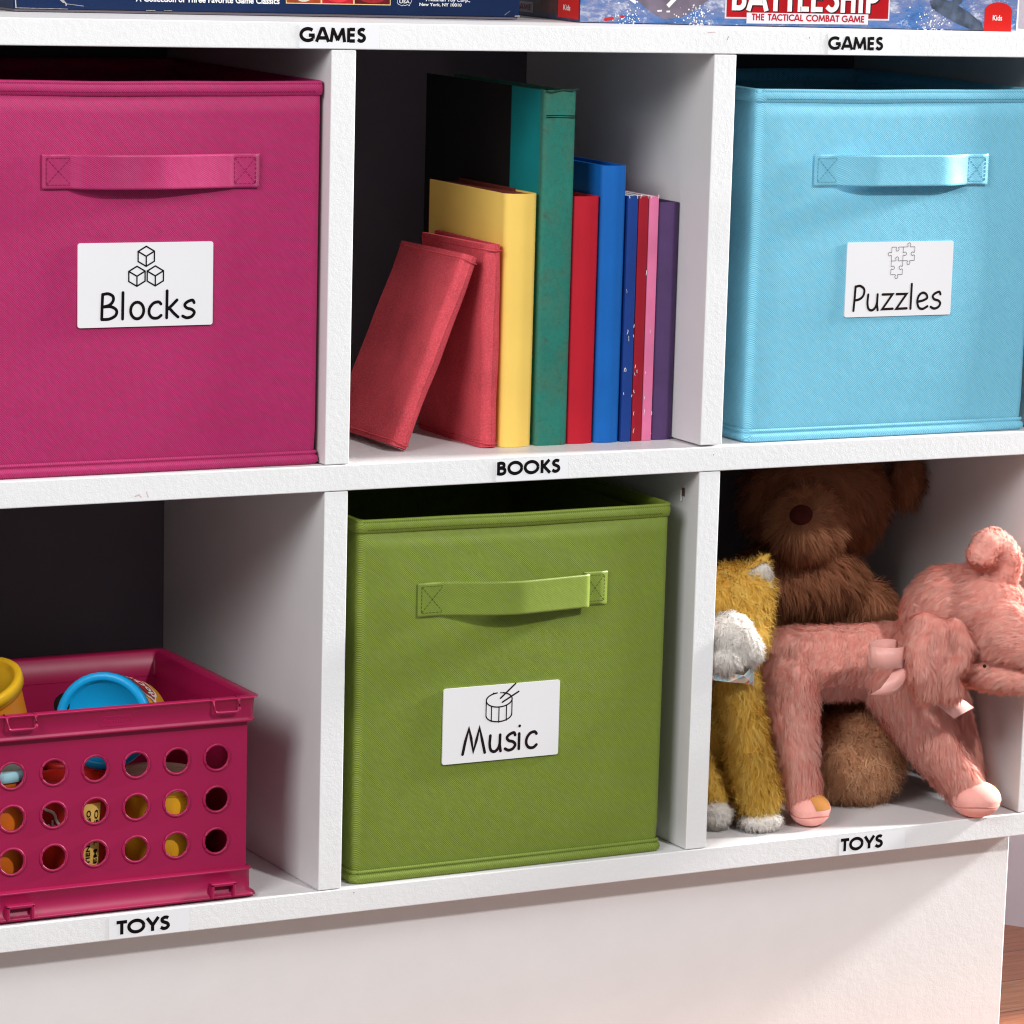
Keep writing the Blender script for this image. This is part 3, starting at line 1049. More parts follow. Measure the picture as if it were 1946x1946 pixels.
def holed_wall(y0, y1, name):
    bm = bmesh.new()
    xe = [CX1] + [hc[0] - 0.02945 * (k + .5) for k in range(6)] + [CX0]
    ze = [hr[0] + 0.0148, (hr[0] + hr[1]) / 2, (hr[1] + hr[2]) / 2, hr[2] - 0.0148]
    xe[0], xe[7] = hc[0] + 0.0148, hc[6] - 0.0148
    cache = {}

    def V(x, y, z):
        k = (round(x, 6), round(y, 6), round(z, 6))
        if k not in cache: cache[k] = bm.verts.new((x, y, z))
        return cache[k]
    n = 32
    for i in range(7):
        for j in range(3):
            cx, cz = hc[i], hr[j]
            xa, xb, za, zb = xe[i + 1], xe[i], ze[j + 1], ze[j]
            ring, sq = [], []
            corners = {4: (xb, zb), 12: (xa, zb), 20: (xa, za), 28: (xb, za)}
            for k in range(n):
                a = 2 * PI * k / n
                c, s = math.cos(a), math.sin(a)
                ring.append((cx + HR * c, cz + HR * s))
                if k in corners:
                    sq.append(corners[k])
                else:
                    tx = ((xb - cx) if c > 0 else (xa - cx)) / c if abs(c) > 1e-9 else 1e9
                    tz = ((zb - cz) if s > 0 else (za - cz)) / s if abs(s) > 1e-9 else 1e9
                    reg = 'x' if (k < 4 or k > 28 or 12 < k < 20) else 'z'
                    tt = tx if reg == 'x' else tz
                    px, pz = cx + tt * c, cz + tt * s
                    px = min(max(px, xa), xb)
                    pz = min(max(pz, za), zb)
                    sq.append((px, pz))
            for k in range(n):
                k2 = (k + 1) % n
                for y, flip in ((y0, False), (y1, True)):
                    f = (V(ring[k][0], y, ring[k][1]), V(sq[k][0], y, sq[k][1]), V(sq[k2][0], y, sq[k2][1]), V(ring[k2][0], y, ring[k2][1]))
                    try: bm.faces.new(f)
                    except ValueError: pass
                bm.faces.new((V(ring[k][0], y0, ring[k][1]), V(ring[k2][0], y0, ring[k2][1]), V(ring[k2][0], y1, ring[k2][1]), V(ring[k][0], y1, ring[k][1])))
    for xa, xb, za, zb in ((CX0, CX1, ze[0], -0.4560), (CX0, CX1, -0.5625, ze[3]), (CX0, xe[7], ze[3], ze[0]), (xe[0], CX1, ze[3], ze[0])):
        for y in (y0, y1):
            bm.faces.new([bm.verts.new(p) for p in ((xa, y, za), (xb, y, za), (xb, y, zb), (xa, y, zb))])
    return bm_obj(name, bm, M['crate'], crate)


holed_wall(CY0, CY0 + WT, 'front_wall')
# raised rings round the holes
bm = bmesh.new()
for cx in hc:
    for cz in hr:
        tube_mesh(bm, [(cx + (HR - 0.0001) * math.cos(2 * PI * k / 32), CY0 - 0.0003, cz + (HR - 0.0001) * math.sin(2 * PI * k / 32)) for k in range(32)], 0.00105, 8, True)
o = bm_obj('hole_rings', bm, M['crate'], crate, True)
for nm, lo, hi in (('back_wall', (CX0, CY1 - WT, -0.5625), (CX1, CY1, -0.4560)), ('side_wall', (CX0, CY0 + WT, -0.5625), (CX0 + WT, CY1 - WT, -0.4560)),
                   ('side_wall', (CX1 - WT, CY0 + WT, -0.5625), (CX1, CY1 - WT, -0.4560)), ('floor_panel', (CX0, CY0, -0.5795), (CX1, CY1, -0.5765))):
    box_obj(nm, lo, hi, M['crate'], crate, 0.0004)


def rect_loop(o, r=0.004):
    return loop_rr(CX0 - o, CX1 + o, CY0 - o, CY1 + o, max(r + o * 0.5, 0.0005), 0, 6, 4)


rows = [(-0.4578, rect_loop(0.0)), (-0.4574, rect_loop(0.0048)), (-0.4560, rect_loop(0.0056)), (-0.4552, rect_loop(0.0044)), (-0.4540, rect_loop(0.0042)), (-0.4415, rect_loop(0.0050)), (-0.4402, rect_loop(0.0072)),
        (-0.4396, rect_loop(0.0070)), (-0.4396, rect_loop(0.0005)), (-0.4405, rect_loop(-0.0026)), (-0.4578, rect_loop(-0.0027, 0.003))]
rim = loft(rows, M['crate'], 'rim', crate)
rows = [(-0.5610, rect_loop(0.0)), (-0.5616, rect_loop(0.0040)), (-0.5626, rect_loop(0.0046)), (-0.5636, rect_loop(0.0032)), (-0.5770, rect_loop(0.0034)), (-0.5790, rect_loop(0.0062)), (-0.5806, rect_loop(0.0072)), (-0.5810, rect_loop(0.0030)), (-0.5796, rect_loop(-0.001)), (-0.5620, rect_loop(-0.0026, 0.003))]
flange = loft(rows, M['crate'], 'base_flange', crate)


def lug(bm, x0, x1, z0, z1, y, top_open):
    r = 0.0022
    pts = [(x0, y + 0.003, z1), (x0, y - 0.0036, z1 - 0.0004), (x0, y - 0.0046, z0 + r), (x0 + r * .4, y - 0.0046, z0 + r * .35), (x0 + r, y - 0.0046, z0), (x1 - r, y - 0.0046, z0), (x1 - r * .4, y - 0.0046, z0 + r * .35), (x1, y - 0.0046, z0 + r), (x1, y - 0.0036, z1 - 0.0004), (x1, y + 0.003, z1)]
    if not top_open:
        pts = [(p[0], p[1], z0 + z1 - p[2]) for p in pts]
    tube_mesh(bm, pts, 0.0012, 8)


for (x0, x1) in ((-0.0790, -0.0603), (-0.2262, -0.2062)):
    bm = bmesh.new()
    lug(bm, x0, x1, -0.4487, -0.4400, CY0 - 0.0042, True)
    bm_obj('lug', bm, M['crate'], rim, True)
    bm = bmesh.new()
    xa, xb = x0 - 0.0005, x1 - 0.001
    add_box(bm, (xa, CY0 - 0.0085, -0.5718), (xb, CY0, -0.5695), 0.0006)
    add_box(bm, (xa, CY0 - 0.0085, -0.5800), (xa + 0.0022, CY0, -0.5697), 0.0006)
    add_box(bm, (xb - 0.0022, CY0 - 0.0085, -0.5800), (xb, CY0, -0.5697), 0.0006)
    add_box(bm, (xa + 0.002, CY0 - 0.0060, -0.5795), (xb - 0.002, CY0 - 0.0050, -0.5775), 0.0002)
    bm_obj('lug', bm, M['crate'], flange)
# embossed maker's mark on the rim
em = Flat((0, CY0 - 0.00475, 0), (1, 0, 0), (0, -1, 0), (0, 0, 1))
flat_font(em, 'Sterilite', -0.1575, -0.4502, 0.0175, 0.0032, 0.01)
em.stroke(rrect(-0.1600, -0.4522, -0.1380, -0.4455, 0.0015) + [rrect(-0.1600, -0.4522, -0.1380, -0.4455, 0.0015)[0]], 0.0003, False)
em.build('embossed_mark', plain('magenta_emboss', (0.44, 0.012, 0.085, 1), 0.3), rim)

# ------------------------------------------------------------------ dough tubs in the crate
PL = {
    'yellow': plain('yellow_tub', (0.80, 0.40, 0.02, 1), 0.35, 0.05, 30),
    'orange': plain('orange_tub', (0.70, 0.16, 0.015, 1), 0.35, 0.05, 30),
    'red': plain('red_tub', (0.60, 0.030, 0.015, 1), 0.35, 0.05, 30),
    'amber': plain('amber_tub', (0.78, 0.27, 0.02, 1), 0.35, 0.05, 30),
    'cyan': plain('cyan_lid', (0.005, 0.30, 0.62, 1), 0.3, 0.03, 30),
    'paleblue': plain('pale_blue_lid', (0.33, 0.58, 0.64, 1), 0.35, 0.05, 30),
    'redlid': plain('red_lid', (0.66, 0.03, 0.02, 1), 0.3, 0.03, 30),
    'yellowlid': plain('yellow_lid', (0.86, 0.50, 0.02, 1), 0.35, 0.03, 30),
    'cream': plain('cream_lid', (0.75, 0.66, 0.55, 1), 0.4, 0.03, 30),
}
M['red_print'] = plain('red_print', (0.40, 0.015, 0.015, 1), 0.4)
M['white_print'] = plain('white_print', (0.8, 0.78, 0.75, 1), 0.4)
M['cream_print'] = plain('yellow_note', (0.80, 0.50, 0.12, 1), 0.4)


def lathe_pts(prof, n=36):
    V, F = [], []
    m = len(prof)
    for k in range(n):
        a = 2 * PI * k / n
        for r, z in prof: V.append(Vector((r * math.cos(a), r * math.sin(a), z)))
    for k in range(n):
        k2 = (k + 1) % n
        for j in range(m - 1):
            F.append((k * m + j, k2 * m + j, k2 * m + j + 1, k * m + j + 1))
    return V, F


def tub(loc, axis, body, lid, h, label, r=0.0305, art=None, spin=0.0, lid_r=None):
    """tapered dough tub, base at loc, lid towards axis"""
    q = Vector((0, 0, 1)).rotation_difference(Vector(axis).normalized()).to_matrix().to_4x4()
    mt = Matrix.Translation(loc) @ q @ Matrix.Rotation(spin, 4, 'Z')
    root = thing('dough_tub', loc, label, 'dough tub', 'dough tubs in the crate')
    prof = [(0.0, 0.0005), (r * .80, 0.0005), (r * .84, 0.002), (r * .90, h * .5), (r * .95, h - 0.012), (r * .95, h - 0.0115), (r * .985, h - 0.011), (r * .985, h - 0.004), (0, h - 0.004)]
    V, F = lathe_pts(prof)
    mesh_obj('body', [mt @ v for v in V], F, PL[body], root, True)
    R = lid_r or r * 1.06
    prof = [(R * .96, h - 0.0075), (R, h - 0.007), (R, h - 0.0012), (R * .97, h), (R * .86, h), (R * .83, h - 0.0008), (R * .81, h - 0.0035), (0, h - 0.0035)]
    V, F = lathe_pts(prof)
    mesh_obj('lid', [mt @ v for v in V], F, PL[lid], root, True)
    if art:
        art(root, mt, r, h)
    if art is note_art:
        logo_art(root, mt, r, h)
    return root


def wrap(root, mt, r, h, a0, a1, z0, z1, mat, name, polys=None, off=0.0004, label=None):
    """patch of print on the tapered side; polys in unit square or None for a full patch"""
    V, F = [], []

    def at(u, v, o=0):
        a = a0 + (a1 - a0) * u
        z = z0 + (z1 - z0) * v
        rr = r * (.84 + .11 * z / (h - 0.012)) + off + o
        return mt @ Vector((rr * math.cos(a), rr * math.sin(a), z))
    if polys is None:
        n = 12
        for j in range(2):
            for i in range(n + 1): V.append(at(i / n, j))
        for i in range(n): F.append((i, i + 1, n + 2 + i, n + 1 + i))
    else:
        for k, pl in enumerate(polys):
            b = len(V)
            for (u, v) in pl: V.append(at(u, v, k * 1e-6))
            F.append(tuple(range(b, b + len(pl))))
    return mesh_obj(name, V, F, mat, root, False, label)


def note_art(root, mt, r, h):
    """yellow warning note with three lines of small black capitals"""
    p = wrap(root, mt, r, h, -PI * .68, -PI * .40, 0.022, 0.070, M['cream_print'], 'note')
    G = {}
    polys = []
    fl = Flat((0, 0, 0), (1, 0, 0), (0, 0, 1), (0, 1, 0))
    for k, s in enumerate(('AVISO', 'ENT DU BLE', 'TIENE TRIGO', 'EM TRIGO')):
        V, Fc = font_text(s, 1.0, 0.02)
        x1 = max(v[0] for v in V)
        for f in Fc:
            polys.append([(0.16 + 0.22 * k - V[i][1] * 0.16 + 0.1, 0.08 + V[i][0] / x1 * 0.8) for i in f])
    wrap(root, mt, r, h, -PI * .68, -PI * .40, 0.022, 0.070, M['ink'], 'lettering', polys, 0.0007)


def logo_art(root, mt, r, h):
    c = [(0.5 + 0.48 * math.cos(2 * PI * k / 40) * (1 + .06 * math.cos(8 * 2 * PI * k / 40)), 0.5 + 0.46 * math.sin(2 * PI * k / 40) * (1 + .06 * math.cos(8 * 2 * PI * k / 40))) for k in range(40)]
    a0, a1, z0, z1 = LOGO_SPAN
    wrap(root, mt, r, h, a0, a1, z0, z1, M['white_print'], 'badge_edge', [c], 0.0004)
    wrap(root, mt, r, h, a0, a1, z0, z1, M['red_print'], 'badge', [[(0.5 + (u - .5) * .88, .5 + (v - .5) * .85) for u, v in c]], 0.0006)
    V, Fc = font_text('Play-Doh', 1.0, 0.03)
    x1 = max(v[0] for v in V)
    wrap(root, mt, r, h, a0, a1, z0, z1, M['white_print'], 'lettering', [[(0.10 + V[i][0] / x1 * 0.8, 0.34 + V[i][1] * .45) for i in f] for f in Fc], 0.0009)


LOGO_SPAN = (-PI * .75, -PI * .15, 0.006, 0.046)
tz = -0.5763
tub((-0.2250, 0.0440, tz), (0, 0, 1), 'orange', 'paleblue', 0.0960, 'orange dough tub with a pale blue lid, standing at the left of the crate', 0.0300)
LOGO_SPAN = (-PI * 1.12, -PI * .70, 0.036, 0.068)
tub((-0.1640, 0.0440, tz), (0.0, 0, 1), 'red', 'redlid', 0.0800, 'red dough tub with a yellow warning note, seen through the crate holes', 0.0300, note_art)
tub((-0.1030, 0.0440, tz), (0, 0, 1), 'yellow', 'cream', 0.0790, 'yellow dough tub standing behind the crate holes near the corner', 0.0300)
tub((-0.2050, 0.1120, tz), (0, 0, 1), 'orange', 'yellowlid', 0.0800, 'orange dough tub with a yellow lid in the second row of the crate', 0.0300)
tub((-0.1380, 0.1150, tz), (0, 0, 1), 'amber', 'redlid', 0.0790, 'amber dough tub with a red lid in the second row of the crate', 0.0300)
tub((-0.0745, 0.0990, tz), (-0.1, 0, 1), 'amber', 'yellowlid', 0.0620, 'short amber dough tub with a yellow lid at the right crate wall', 0.0190)
# blue-lidded tub lying on its side on top of the others, lid towards the camera
LOGO_SPAN = (-PI * 0.98, -PI * .30, 0.010, 0.052)
ax = Vector((-0.62, -0.76, 0.17)).normalized()
tub(Vector((-0.1300, 0.0600, -0.4615)) - ax * 0.045, ax, 'yellow', 'cyan', 0.066, 'yellow dough tub lying on its side with its blue lid facing out', 0.0320, None, 0.0, 0.0335)
# its round badge on the side that faces up and right
root = [o for o in bpy.data.objects if o.get('label', '').startswith('yellow dough tub lying')][0]
q = Vector((0, 0, 1)).rotation_difference(ax).to_matrix().to_4x4()
mt = Matrix.Translation(Vector((-0.1300, 0.0600, -0.4615)) - ax * 0.045) @ q
# find the angle facing up
best = max(range(72), key=lambda k: (mt.to_3x3() @ Vector((math.cos(2 * PI * k / 72), math.sin(2 * PI * k / 72), 0))).dot(Vector((0.35, -0.1, 1))))
ac = 2 * PI * best / 72
LOGO_SPAN = (ac + 0.75, ac - 0.75, 0.010, 0.052)
logo_art(root, mt, 0.0320, 0.066)
# tilted yellow tub sticking out at the left, open hollow lid up
axl = Vector((-0.34, -0.22, 0.92)).normalized()
lt = Vector((-0.2130, 0.0850, -0.4520))
t2 = tub(lt - axl * 0.058, axl, 'amber', 'yellowlid', 0.080, 'amber dough tub with a yellow lid leaning at the left end of the crate', 0.0300)
bm = bmesh.new()
bmesh.ops.create_uvsphere(bm, u_segments=16, v_segments=10, radius=0.009, matrix=Matrix.Translation((-0.158, 0.072, -0.4515)))
tag(bm_obj('dough_ball', bm, plain('black_dough', (0.006, 0.005, 0.006, 1), 0.8), None, True), 'small black ball of dough beside the blue lid in the crate', 'dough ball')

# ------------------------------------------------------------------ board game boxes on the top shelf
M['navy_box'] = worn('navy_box_print', (0.003, 0.015, 0.062, 1), (0.02, 0.04, 0.10, 1), 0.74, 0.35, 60)
M['box_edge'] = plain('scuffed_card_edge', (0.35, 0.33, 0.32, 1), 0.7, 0.4, 300)
fyb = 0.0815
gb = thing('board_game', (-0.03, 0.18, ZT1), 'navy blue board game box with white print on the top shelf', 'board game')
bm = bmesh.new()
add_box(bm, (-0.1925, fyb, ZT1 + 0.0022), (0.1830, fyb + 0.19, ZT1 + 0.046), 0.0006)
bm_obj('box_lid', bm, M['navy_box'], gb)
bm = bmesh.new()
add_box(bm, (-0.1915, fyb + 0.001, ZT1 + 0.0004), (0.1820, fyb + 0.189, ZT1 + 0.0021), 0.0003)
bm_obj('box_base', bm, M['backboard'], gb)
o_ = (0, fyb - 0.00015, 0)
fl = Flat(o_, (1, 0, 0), (0, -1, 0), (0, 0, 1))
flat_font(fl, 'A Collection of Three Favorite Game Classics', -0.1069, 0.0260, 0.1047, 0.0042, 0.02)
flat_font(fl, 'New York, NY 10010', 0.1040, 0.0265, 0.0328, 0.0022, 0.02)
flat_font(fl, 'Pressman Toy Corp.,', 0.1090, 0.0299, 0.0344, 0.0022, 0.02)
fl.build('lettering', M['white_print'], gb)
fl = Flat(o_, (1, 0, 0), (0, -1, 0), (0, 0, 1))
x0, x1, z0, z1 = 0.0025, 0.0817, 0.0264, 0.044
fl.poly([(x0, z0), (x1, z0), (x1, z1), (x0, z1)])
pic = fl.build('picture_strip', plain('yellow_frame', (0.75, 0.55, 0.25, 1), 0.4), gb)
for k, (a, b, c1) in enumerate(((0.0, 0.325, (0.30, 0.05, 0.01)), (0.34, 0.64, (0.42, 0.01, 0.02)), (0.655, 1.0, (0.10, 0.004, 0.008)))):
    fl = Flat((0, fyb - 0.00025, 0), (1, 0, 0), (0, -1, 0), (0, 0, 1))
    xa, xb = x0 + 0.0006 + (x1 - x0 - 0.0012) * a, x0 + 0.0006 + (x1 - x0 - 0.0012) * b
    fl.poly([(xa, z0 + 0.0006), (xb, z0 + 0.0006), (xb, z1), (xa, z1)])
    fl.build('picture', plain('picture_ground', (*c1, 1), 0.4, 0.5, 90), pic)
    fl = Flat((0, fyb - 0.00032, 0), (1, 0, 0), (0, -1, 0), (0, 0, 1))
    w = xb - xa
    fl.poly(arc(xa + w * .5, z0 + 0.0045, w * (.22 if k == 0 else .36), 0.0032, 0, 360, 20)[:-1])
    fl.build('picture_piece', plain('picture_piece', ((0.5, 0.5, 0.45, 1), (0.6, 0.03, 0.04, 1), (0.28, 0.015, 0.02, 1))[k], 0.4, 0.3, 200), pic)
fl = Flat(o_, (1, 0, 0), (0, -1, 0), (0, 0, 1))
usa = [(0.0870, 0.0310), (0.0868, 0.0285), (0.0878, 0.0272), (0.0892, 0.0268), (0.0905, 0.0262), (0.0915, 0.0268), (0.0930, 0.0264), (0.0945, 0.0272), (0.0962, 0.0264), (0.0966, 0.0276), (0.0976, 0.0290), (0.0980, 0.0310)]
fl.stroke(usa, 0.00028, False)
flat_font(fl, 'USA', 0.0884, 0.0281, 0.0080, 0.0022, 0.02)
fl.build('map_mark', M['white_print'], gb)
# scuffs: worn corner and creases on the left end
for pts, w in (([(-0.1615, 0.0285), (-0.1600, 0.0262), (-0.1580, 0.0246)], 0.0012), ([(-0.1585, 0.0262), (-0.1560, 0.0232), (-0.1562, 0.0225)], 0.0008), ([(-0.1560, 0.0235), (-0.1440, 0.0222)], 0.0003), ([(-0.0995, 0.0201), (-0.093, 0.0200)], 0.0004), ([(-0.0865, 0.0201), (-0.0810, 0.0202)], 0.0003),
               ([(0.1710, 0.0212), (0.1750, 0.0240)], 0.0003), ([(0.1795, 0.0205), (0.1826, 0.0206)], 0.0009), ([(-0.191, 0.0205), (-0.1916, 0.0300)], 0.0007), ([(-0.1915, 0.0203), (-0.155, 0.0201)], 0.0003)):
    fl = Flat((0, fyb - 0.00035, 0), (1, 0, 0), (0, -1, 0), (0, 0, 1))
    fl.stroke(pts, w, True)
    fl.build('scuff', M['box_edge'], gb)

A2 = Vector((0.2192, 0.0583, ZT1))
e2 = Vector((0.3548, -0.0311, 0)).normalized()
n2 = Vector((-e2.y, e2.x, 0))        # towards the back
W2, D2, H2 = 0.3580, 0.20, 0.052
t = NT('ocean_print')
w1 = t.noise(16, 6, 0.75, t.mapped((1, 1, 2.6), (0, 0.35, 0)))
w2 = t.noise(75, 5, 0.8, t.mapped((1, 1, 1.6)))
c = t.ramp(w1, [(0.30, (0.015, 0.03, 0.10, 1)), (0.44, (0.06, 0.16, 0.40, 1)), (0.54, (0.17, 0.20, 0.36, 1)), (0.64, (0.50, 0.53, 0.62, 1)), (0.74, (0.07, 0.10, 0.24, 1))])
t.color(t.mix(t.ramp(w2, [(0.56, (0, 0, 0, 1)), (0.70, (0.8, 0.8, 0.8, 1))]), c, (0.75, 0.78, 0.84, 1)))
t.set(Roughness=0.25)
M['ocean'] = t.m
bs = thing('board_game', (A2.x + 0.17, A2.y + 0.08, ZT1), 'board game box with a naval battle picture and red title plate on the top shelf', 'board game')
cor = [A2 + e2 * a + n2 * b for a, b in ((0, 0), (W2, 0), (W2, D2), (0, D2))]
V = [Vector((p.x, p.y, ZT1 + 0.0006)) for p in cor] + [Vector((p.x, p.y, ZT1 + H2)) for p in cor]
mesh_obj('box_lid', V, [(0, 1, 5, 4), (1, 2, 6, 5), (2, 3, 7, 6), (3, 0, 4, 7), (4, 5, 6, 7), (3, 2, 1, 0)], M['ocean'], bs)


def F2(h=0.0001):
    return Flat(A2 - n2 * h, e2, -n2, (0, 0, 1))


def piece(name, polys, mat, parent, h=0.0002, label=None):
    f = F2(h)
    for p in polys: f.poly(p)
    return f.build(name, mat, parent, label)


grey_hull = plain('grey_hull_print', (0.16, 0.13, 0.17, 1), 0.3, 0.3, 60)
piece('ship_picture', [[(0.0427, 0.0180), (0.052, 0.0105), (0.0644, 0.0040), (0.078, 0.0048), (0.088, 0.010), (0.1005, 0.0181), (0.1005, 0.03), (0.0427, 0.03)]], grey_hull, bs, 0.0002)
ft = F2(0.00032)
for q in (([(0.030, 0.0225), (0.043, 0.0150)], 0.0022), ([(0.068, 0.0130), (0.078, 0.0230)], 0.0030), ([(0.040, 0.0260), (0.060, 0.0185), (0.078, 0.0200)], 0.0014), ([(0.0600, 0.0095), (0.0635, 0.0098)], 0.0012), ([(0.0672, 0.0092), (0.0700, 0.0094)], 0.0012)):
    ft.stroke(q[0], q[1], False)
ft.build('plane_picture', M['white_print'], bs)
sp = F2(0.00028)
rnd = random.Random(4)
for k in range(260):
    cx = rnd.choice((0.0895, 0.0935, 0.036, 0.277, 0.29))
    x, y = rnd.gauss(cx, 0.006), abs(rnd.gauss(0.006, 0.0045))
    if 0.002 < x < 0.35 and y < 0.02: sp.stroke([(x, y)], rnd.uniform(0.0003, 0.0013))
sp.build('spray_picture', M['white_print'], bs)
tp = F2(0.00033)
tp.stroke([(0.019, 0.0026), (0.0335, 0.0050)], 0.0012)
tp.build('torpedo_picture', plain('torpedo_print', (0.25, 0.25, 0.32, 1), 0.4), bs)
tp = F2(0.0004)
tp.stroke([(0.0195, 0.0028), (0.0250, 0.0037)], 0.0022)
tp.stroke([(0.0318, 0.0048), (0.0335, 0.0051)], 0.0018)
tp.build('torpedo_tip', plain('torpedo_red', (0.5, 0.02, 0.02, 1), 0.4), bs)
silver = plain('silver_print', (0.62, 0.60, 0.64, 1), 0.3, 0.06, 60)
piece('title_frame', [[(0.1135, 0.0052), (0.2482, 0.0062), (0.2482, 0.030), (0.1135, 0.030)]], silver, bs, 0.00035)
piece('title_plate', [[(0.1148, 0.0064), (0.2470, 0.0074), (0.2470, 0.030), (0.1148, 0.030)]], plain('red_title_print', (0.38, 0.006, 0.010, 1), 0.3, 0.2, 40), bs, 0.0005)
tt = F2(0.00062)
tt.text('BATTLESHIP', FG, 0.1182, 0.0112, 0.1215, 0.0210, 0.17, False)
tt.build('title_lettering', M['white_print'], bs)
tt = F2(0.00058)
tt.text('BATTLESHIP', FG, 0.1190, 0.0104, 0.1215, 0.0210, 0.19, False)
tt.build('title_shadow', plain('dark_print', (0.03, 0.005, 0.01, 1), 0.4), bs)
piece('tagline_plate', [[(0.1310, 0.0020), (0.2304, 0.0030), (0.2304, 0.0104), (0.1310, 0.0098)]], plain('pale_plate', (0.70, 0.68, 0.72, 1), 0.3, 0.05, 60), bs, 0.00068)
tt = F2(0.00078)
tt.text('THE TACTICAL COMBAT GAME', FG, 0.1350, 0.0044, 0.0926, 0.0048, 0.22, False)
tt.build('tagline_lettering', plain('red_letters', (0.42, 0.008, 0.02, 1), 0.4), bs)
sub = plain('submarine_print', (0.07, 0.09, 0.13, 1), 0.3, 0.5, 120)
piece('submarine_picture', [[(0.2815, 0.0212), (0.290, 0.0235), (0.302, 0.0205), (0.316, 0.0130), (0.3265, 0.0060), (0.3285, 0.0010), (0.318, 0.0008), (0.306, 0.0050), (0.294, 0.0105), (0.2835, 0.0160)]], sub, bs, 0.0004)
piece('submarine_tower', [[(0.3000, 0.0180), (0.3080, 0.0200), (0.3120, 0.030), (0.3020, 0.030)]], sub, bs, 0.00045)
tg = [(0.3286, 0.0002), (0.3519, 0.0002), (0.3519, 0.0150)] + arc(0.3402, 0.0150, 0.0117, 0.0065, 0, 180, 14) + [(0.3286, 0.0150)]
red_tag = plain('red_tag_print', (0.58, 0.015, 0.012, 1), 0.3, 0.05, 40)
piece('age_tag', [tg], red_tag, bs, 0.0004)
tt = F2(0.00055)
flat_font(tt, 'Kids', 0.3356, 0.0082, 0.0080, 0.0040, 0.012)
tt.build('tag_lettering', M['white_print'], bs)
piece('white_edge', [[(0.3562, 0.0006), (0.3578, 0.0006), (0.3578, 0.030), (0.3566, 0.030)]], M['white_print'], bs, 0.0003)
# left end of the box


def FS(h):
    return Flat(A2 - e2 * h, n2 * -1, -e2, (0, 0, 1))


def side_piece(name, x0, x1, z0, z1, mat, h):
    f = FS(h)
    f.poly([(-x1, z0), (-x0, z0), (-x0, z1), (-x1, z1)])
    return f.build(name, mat, bs)


side_piece('end_ground', 0.0, 0.19, 0.0004, 0.05, plain('dark_blue_end', (0.05, 0.05, 0.10, 1), 0.3, 0.4, 60), 0.0002)
side_piece('end_picture', 0.0405, 0.0830, 0.004, 0.05, plain('brown_end', (0.10, 0.035, 0.03, 1), 0.3, 0.5, 60), 0.0004)
side_piece('end_tag', 0.0017, 0.0393, 0.0022, 0.05, red_tag, 0.0004)
side_piece('end_plate', 0.0850, 0.1900, 0.0030, 0.0105, plain('grey_end_plate', (0.30, 0.27, 0.30, 1), 0.3), 0.0004)
f = FS(0.0006)
f.text('GAME', FG, -0.1190, 0.0046, 0.0300, 0.0042, 0.22, False)
f.build('end_lettering', plain('dark_red_letters', (0.25, 0.005, 0.01, 1), 0.4), bs)
f = FS(0.0006)
flat_font(f, 'Kids', -0.0290, 0.0078, 0.0125, 0.0040, 0.012)
f.build('tag_lettering', M['white_print'], bs)

# ------------------------------------------------------------------ plush toys


def blob_base(prims, voxel=0.002, smooth=6):
    """union of swept spheres and ellipsoids -> arrays of vertices and triangles"""
    bm = bmesh.new()
    for pr in prims:
        if pr[0] == 'c':
            P = pr[1]
            for (a, b) in zip(P[:-1], P[1:]):
                d = math.dist(a[:3], b[:3])
                k = max(2, int(d / 0.003))
                for i in range(k + 1):
                    s = i / k
                    p = [a[j] + (b[j] - a[j]) * s for j in range(4)]
                    bmesh.ops.create_icosphere(bm, subdivisions=2, radius=p[3], matrix=Matrix.Translation(p[:3]))
        else:
            _, c, rad, rot = pr
            m = Matrix.Translation(c) @ rot.to_4x4() @ Matrix.Diagonal((*rad, 1))
            bmesh.ops.create_icosphere(bm, subdivisions=3, radius=1.0, matrix=m)
    me = bpy.data.meshes.new('tmp')
    bm.to_mesh(me)
    bm.free()
    o = bpy.data.objects.new('tmp', me)
    COL.objects.link(o)
    r = o.modifiers.new('r', 'REMESH')
    r.mode = 'VOXEL'
    r.voxel_size = voxel
    s = o.modifiers.new('s', 'SMOOTH')
    s.iterations = smooth
    s.factor = 0.6
    bpy.context.view_layer.update()
    m2 = bpy.data.meshes.new_from_object(o.evaluated_get(bpy.context.evaluated_depsgraph_get()))
    m2.calc_loop_triangles()
    nv, nt = len(m2.vertices), len(m2.loop_triangles)
    co = np.empty(nv * 3, np.float32)
    m2.vertices.foreach_get('co', co)
    no = np.empty(nv * 3, np.float32)
    m2.vertices.foreach_get('normal', no)
    tr = np.empty(nt * 3, np.int32)
    m2.loop_triangles.foreach_get('vertices', tr)
    bpy.data.objects.remove(o)
    bpy.data.meshes.remove(me)
    bpy.data.meshes.remove(m2)
    return co.reshape(-1, 3).astype(float), no.reshape(-1, 3).astype(float), tr.reshape(-1, 3)


